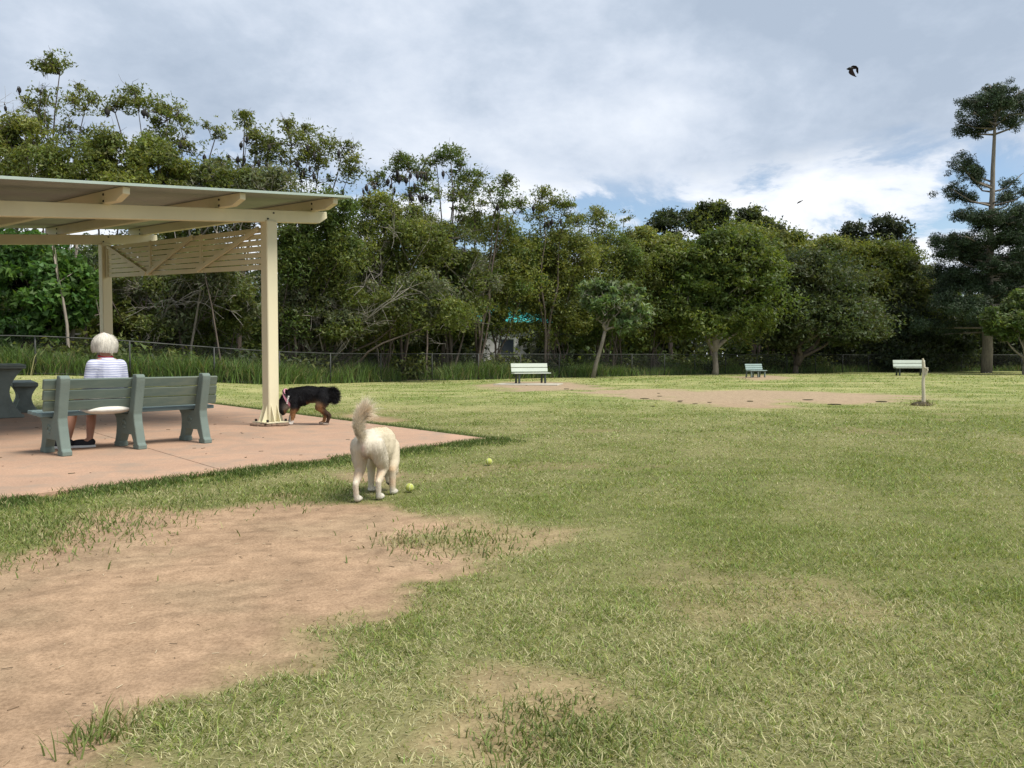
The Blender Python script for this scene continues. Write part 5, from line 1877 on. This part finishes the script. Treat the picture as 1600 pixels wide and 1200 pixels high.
# ---- pine with whorled boughs
rng = np.random.default_rng(77)
PY = 52.0
pb = at(1541, 584, PY)
pb[2] = float(gz(pb[0], pb[1]))
pine = thing("pine_tree", "tall dark pine with layered boughs and domed top at the right", "tree", pb)
wood = Geo()
top = at(1557, 135, PY)
tw = np.linspace(0, 1, 12)[:, None]
trunk = (pb - np.array((0, 0, 0.2))) + (top - pb) * tw
trunk[1:-1] += rng.normal(0, 0.04, (10, 3))
wood.tube(trunk, 0.36 * (1 - 0.86 * tw[:, 0]), 10)
Vs, Cs = [], []


def tr_at(z):
    f = np.clip((z - pb[2]) / (top[2] - pb[2]), 0, 1)
    return pb + (top - pb) * f


def bough(z0, az, length, rise, tuft, n_t):
    a = tr_at(z0)
    d = np.array((math.cos(az), math.sin(az), 0))
    b = a + d * length + np.array((0, 0, rise))
    mid = a + d * length * 0.5 + np.array((0, 0, rise * 0.25))
    wood.tube([a, mid, b], [0.075, 0.05, 0.02], 6)
    lat = np.array((-d[1], d[0], 0))
    for k in range(int(n_t * 2.6)):
        f = 1 - rng.random() ** 1.4 * 0.6
        c = a + (b - a) * f + lat * rng.normal(0, 0.55 * tuft) * (0.5 + f) + np.array((0, 0, rng.normal(0.1, 0.22) * tuft))
        rad = tuft * rng.uniform(0.38, 0.72)
        wood.tube([a + (b - a) * f * 0.92, c], [0.02, 0.006], 4)
        col = np.array((0.034, 0.056, 0.024)) * rng.uniform(0.7, 1.5)
        Vl, Cl = leaf_cloud(c, rad, int(430 * (rad / 0.7) ** 2), (0.17, 0.05), col, 0.5, rng, 0.9, 0.6)
        Vs.append(Vl)
        Cs.append(Cl)


def zpx(py):
    return at(1550, py, PY)[2]


for k in range(22):                                            # dome
    az = rng.uniform(0, 6.28)
    bough(zpx(rng.uniform(165, 212)), az, rng.uniform(0.9, 2.5), rng.uniform(0.1, 0.9), 0.72, 3)
for k in range(7):
    bough(zpx(150), rng.uniform(0, 6.28), rng.uniform(0.2, 0.9), rng.uniform(0.3, 0.9), 0.45, 2)
for py, az, L, rise, n_t in ((292, 3.0, 2.5, 1.9, 5), (295, 3.5, 3.0, 1.3, 6), (285, 2.5, 1.9, 2.1, 4), (318, 2.8, 2.6, 0.7, 5), (300, 0.15, 2.2, 1.3, 3), (322, -0.3, 2.6, 1.2, 5), (330, 0.4, 2.6, 1.5, 5), (322, 3.3, 3.2, 1.1, 4), (300, 1.6, 2.2, 1.3, 3), (318, 4.7, 1.2, 0.2, 1)):
    bough(zpx(py), az, L, rise, 0.62, n_t)
for k in range(66):                                            # lower dense whorls
    py = rng.uniform(345, 520)
    wmax = 3.6 + (py - 345) / 175 * 1.9
    bough(zpx(py), rng.uniform(0, 6.28), rng.uniform(0.45, 1.0) * wmax, rng.uniform(-0.3, 1.0), 0.80, 5)
wm = wood.mesh("trunk", True)
wm.transform(Matrix.Translation(Vector(-pb)))
obj("trunk", wm, M_barkpale, pine)
V = np.concatenate(Vs) - np.asarray(pb)
obj("crown", np_mesh("crown", V, [np.arange(len(V)).reshape(-1, 3)], np.concatenate(Cs)), M_needle, pine, kind="stuff")
TRI[0] += len(V) // 3

# ---- the wood behind: one far mass, with dim understorey and thin trunks
rng = np.random.default_rng(9)
Vs, Cs = [], []
wood = Geo()


def mass(n, px0, px1, y0, y1, zmin, zmax, rad, leaves, size, cols):
    for k in range(n):
        px, Y = rng.uniform(px0, px1), rng.uniform(y0, y1)
        x = (px - 800) / F_PX * Y
        z = rng.uniform(zmin, zmax)
        c = np.array((x, Y, z + float(gz(x, Y))))
        r = rad * rng.uniform(0.6, 1.3)
        Vl, Cl = leaf_cloud(c, r, leaves, size, np.array(cols[rng.integers(0, len(cols))]) * rng.uniform(0.7, 1.2), 0.4, rng, 0.8)
        Vs.append(Vl)
        Cs.append(Cl)


mass(240, -450, 730, 38, 47, 0.3, 6.5, 1.6, 400, (0.27, 0.15), [DK, GR, OL])
mass(200, 850, 2050, 62, 78, 0.3, 8.0, 2.4, 330, (0.55, 0.3), [DK, GR, OL])
mass(60, 720, 870, 52, 62, 0.3, 8.0, 1.8, 300, (0.4, 0.2), [DK, GR])
mass(16, 690, 900, 41, 47, 3.6, 6.5, 1.3, 520, (0.17, 0.085), [DK, GR])
mass(130, -450, 900, 50, 62, 0.0, 5.0, 2.6, 220, (0.7, 0.45), [DK, GR])
mass(180, -450, 2050, 85, 130, 0.0, 8.5, 4.0, 260, (1.1, 0.7), [DK, GR, OL])
V = np.concatenate(Vs)
obj("far_wood", np_mesh("far_wood", V, [np.arange(len(V)).reshape(-1, 3)], np.concatenate(Cs)), M_leaf, kind="stuff", label="dense dark wood closing off the view behind the trees", category="wood")
TRI[0] += len(V) // 3
Vs, Cs = [], []
for k in range(520):
    s = rng.uniform(0, cum[-1] - 3)
    x, y = np.interp(s, cum, FENCE[:, 0]), np.interp(s, cum, FENCE[:, 1]) + rng.uniform(1.6, 6)
    if x > 9 and rng.random() < 0.2:
        continue
    r = rng.uniform(0.35, 1.0)
    c = np.array((x, y, float(gz(x, y)) + r * rng.uniform(0.4, 0.8)))
    Vl, Cl = leaf_cloud(c, r, 170, (0.2, 0.09), np.array((GR, DK, OL)[rng.integers(0, 3)]) * rng.uniform(0.7, 1.1), 0.4, rng, 0.9)
    Vs.append(Vl)
    Cs.append(Cl)
V = np.concatenate(Vs)
obj("undergrowth", np_mesh("undergrowth", V, [np.arange(len(V)).reshape(-1, 3)], np.concatenate(Cs)), M_leaf, kind="stuff", label="low leafy undergrowth beneath the trees behind the fence", category="undergrowth")
TRI[0] += len(V) // 3

# thin trunks standing in the shade, each its own sapling
STEM_ORD = ORD
GS = "thin bare stems in the shade of the tree line"
ns = 0
order = sorted(rng.uniform(60, 1000, 20))
for si_, px in enumerate(order):
    Y = rng.uniform(1.2, 5.5) + np.interp(px, [q[0] for q in FENCE_PX], [q[1] for q in FENCE_PX])
    p = at(px, 585, Y)
    p[2] = float(gz(p[0], p[1]))
    g = Geo()
    h = rng.uniform(3.0, 5.5)
    le = rng.normal(0, 0.16, 2)
    pts = [np.array((le[0] * h * f ** 1.3 + rng.normal(0, .06), le[1] * h * f, h * f - 0.1)) for f in np.linspace(0, 1, 6)]
    r0 = rng.uniform(0.035, 0.085)
    g.tube(pts, r0 * np.linspace(1, 0.45, 6), 6)
    for q in range(3):
        f = rng.uniform(0.4, 0.95)
        b = np.array((le[0] * h * f ** 1.3, le[1] * h * f, h * f - 0.1))
        g.tube([b, b + unit(rng.normal(0, 1, 3) + np.array((0, 0, .8))) * rng.uniform(0.5, 1.4)], [r0 * 0.4, 0.008], 4)
    o = obj("tree_stem", g.mesh("tree_stem", True), M_bark if rng.random() < 0.7 else M_barkpale, loc=tuple(p), label=("leftmost thin bare stem in the shade behind the fence" if si_ == 0 else STEM_ORD[si_] + " thin bare stem from the left in the shade behind the fence"), category="trunk", group=GS)

# ------------------------------------------------------------------ things half hidden behind the trees
hp = at(790, 575, 50)
house = thing("house", "white house with teal roof glimpsed between the trunks", "house", (hp[0], hp[1], 0.0), math.radians(6))
obj("wall", bbox((-3.0, 0, 0), (3.0, 4.5, 3.3), 0.01, "wall"), M_white, house)
rf = [(-0.5, 3.3), (5.0, 3.3), (2.25, 4.6)]
obj("roof", prism(rf, 'x', -3.4, 3.4, 0.01, "roof"), M_teal, house)
for x in (-1.9, 0.1, 1.9):
    w = obj("window", bbox((x - 0.5, -0.06, 1.1), (x + 0.5, -0.003, 2.3), 0.005, "window"), M_pale, house)
    obj("pane", bbox((x - 0.42, -0.075, 1.18), (x + 0.42, -0.061, 2.22), 0.002, "pane"), M_glass, w)
rp_ = at(95, 522, 33)
rl = thing("white_rail", "white horizontal rail glimpsed behind the fence at the left", "rail", (rp_[0], rp_[1], float(gz(rp_[0], rp_[1]))), 0.1)
g = Geo()
zr = rp_[2] - float(gz(rp_[0], rp_[1]))
g.box((-3.0, -0.03, zr - 0.04), (1.9, 0.03, zr + 0.04))
obj("rail", g.mesh("rail"), M_pad, rl)
for x in (-2.6, -0.4, 1.7):
    g = Geo()
    g.box((x - 0.06, 0.031, -0.1), (x + 0.06, 0.13, zr + 0.05))
    obj("rail_post", g.mesh("rail_post"), M_white, rl)
sp_ = at(262, 520, 32)
zg = float(gz(sp_[0], sp_[1]))
sg = thing("yellow_sign", "small yellow sign on a white post glimpsed behind the fence", "sign", (sp_[0], sp_[1], zg))
g = Geo()
g.box((-0.40, -0.04, -0.1), (-0.32, 0.04, sp_[2] - zg + 0.3))
g.box((-0.33, -0.02, sp_[2] - zg - 0.05), (-0.1, 0.0, sp_[2] - zg + 0.02))
obj("sign_post", g.mesh("sign_post"), M_white, sg)
obj("sign_plate", bbox((-0.24, -0.045, sp_[2] - zg - 0.08), (0.06, -0.025, sp_[2] - zg + 0.10), 0.004, "sign_plate"), M_yellow, sg)

# ------------------------------------------------------------------ flying fox and distant bird in the air
def wing(g, pts_lead, pts_trail, th=0.006):
    """membrane between leading bones and a scalloped trailing edge"""
    n = len(pts_lead)
    A, B = np.array(pts_lead, float), np.array(pts_trail, float)
    off = np.array((0, 0, th / 2))
    V = np.concatenate([A + off, B + off, A - off, B - off])
    k = np.arange(n - 1)
    q = np.stack([k, k + 1, k + 1 + n, k + n], -1)
    q2 = q[:, ::-1] + 2 * n
    e = np.stack([k, k + 2 * n, k + 1 + 2 * n, k + 1], -1)
    e2 = np.stack([k + n, k + 1 + n, k + 1 + 3 * n, k + 3 * n], -1)
    g.add(V, [q, q2, e, e2])


def flyer(px, py, Y, label, cat, near_tip, far_tip, name, body):
    """wing outlines are given in photo pixels about the body, then stood up in depth"""
    c = at(px, py, Y)
    t = thing(name, label, cat, c)
    s = Y / F_PX
    g = Geo()
    for p0, r0_, p1, r1_ in body:
        g.cap(np.array((p0[0] * s, 0, -p0[1] * s)), r0_ * s, np.array((p1[0] * s, 0.05, -p1[1] * s)), r1_ * s, 10)
    obj("body", remesh(g, 0.02, 3, "flyer_body"), M_bat, t)
    for w, sgn in ((near_tip, -1), (far_tip, 1)):
        g = Geo()
        n = len(w)
        lead = [(a[0] * s, sgn * 0.9 * s * 8 * k / (n - 1), -a[1] * s) for k, (a, b) in enumerate(w)]
        trail = [(b[0] * s, sgn * 0.9 * s * 8 * k / (n - 1) + 0.02, -b[1] * s) for k, (a, b) in enumerate(w)]
        wing(g, lead, trail)
        for k in range(n):
            g.tube([lead[k], trail[k]], [0.012, 0.005], 4)
        g.tube(lead, 0.02, 5)
        obj("wing", g.mesh("wing"), M_batwing, t)


flyer(1331, 108, 34, "black flying fox gliding high with bent wings against the clouds", "bat",
      [((-3, 0), (2.5, -1)), ((-5.2, 5.5), (1.5, 2)), ((-4.2, 8.5), (2.2, 6)), ((-1.0, 11.5), (2.6, 9)), ((3.8, 14.2), (3.4, 13.2))],
      [((-1, -3.5), (1.5, 0.5)), ((2.5, -5.6), (3.5, -1)), ((8, -5.8), (8.5, -1.8)), ((11.8, -3.6), (9.2, 1)), ((12.8, 3.8), (12.4, 4.2))], "flying_bat",
      [((-8, -0.2), 0.7, (-4, -1.0), 2.1), ((-4, -1.0), 2.1, (1.5, -2.0), 1.7)])
flyer(1249.5, 315.5, 55, "thin dark bird gliding far off above the trees", "bird",
      [((-0.6, -0.6), (0.6, 0.9)), ((-3.2, 1.0), (-2.6, 2.3)), ((-5.2, 2.6), (-4.8, 3.2)), ((-6.8, 4.0), (-6.6, 4.2))],
      [((-0.6, -0.6), (0.8, 0.6)), ((2.6, -1.9), (3.0, -0.9)), ((5.4, -2.8), (5.6, -2.1)), ((7.6, -4.4), (7.7, -4.2))], "gliding_bird",
      [((-1.2, 0.5), 0.7, (1.4, -0.3), 0.8)])
print("leaf tris", TRI[0], "all tris", sum(sum(len(p.vertices) - 2 for p in o.data.polygons) for o in sc.objects if o.type == "MESH"))
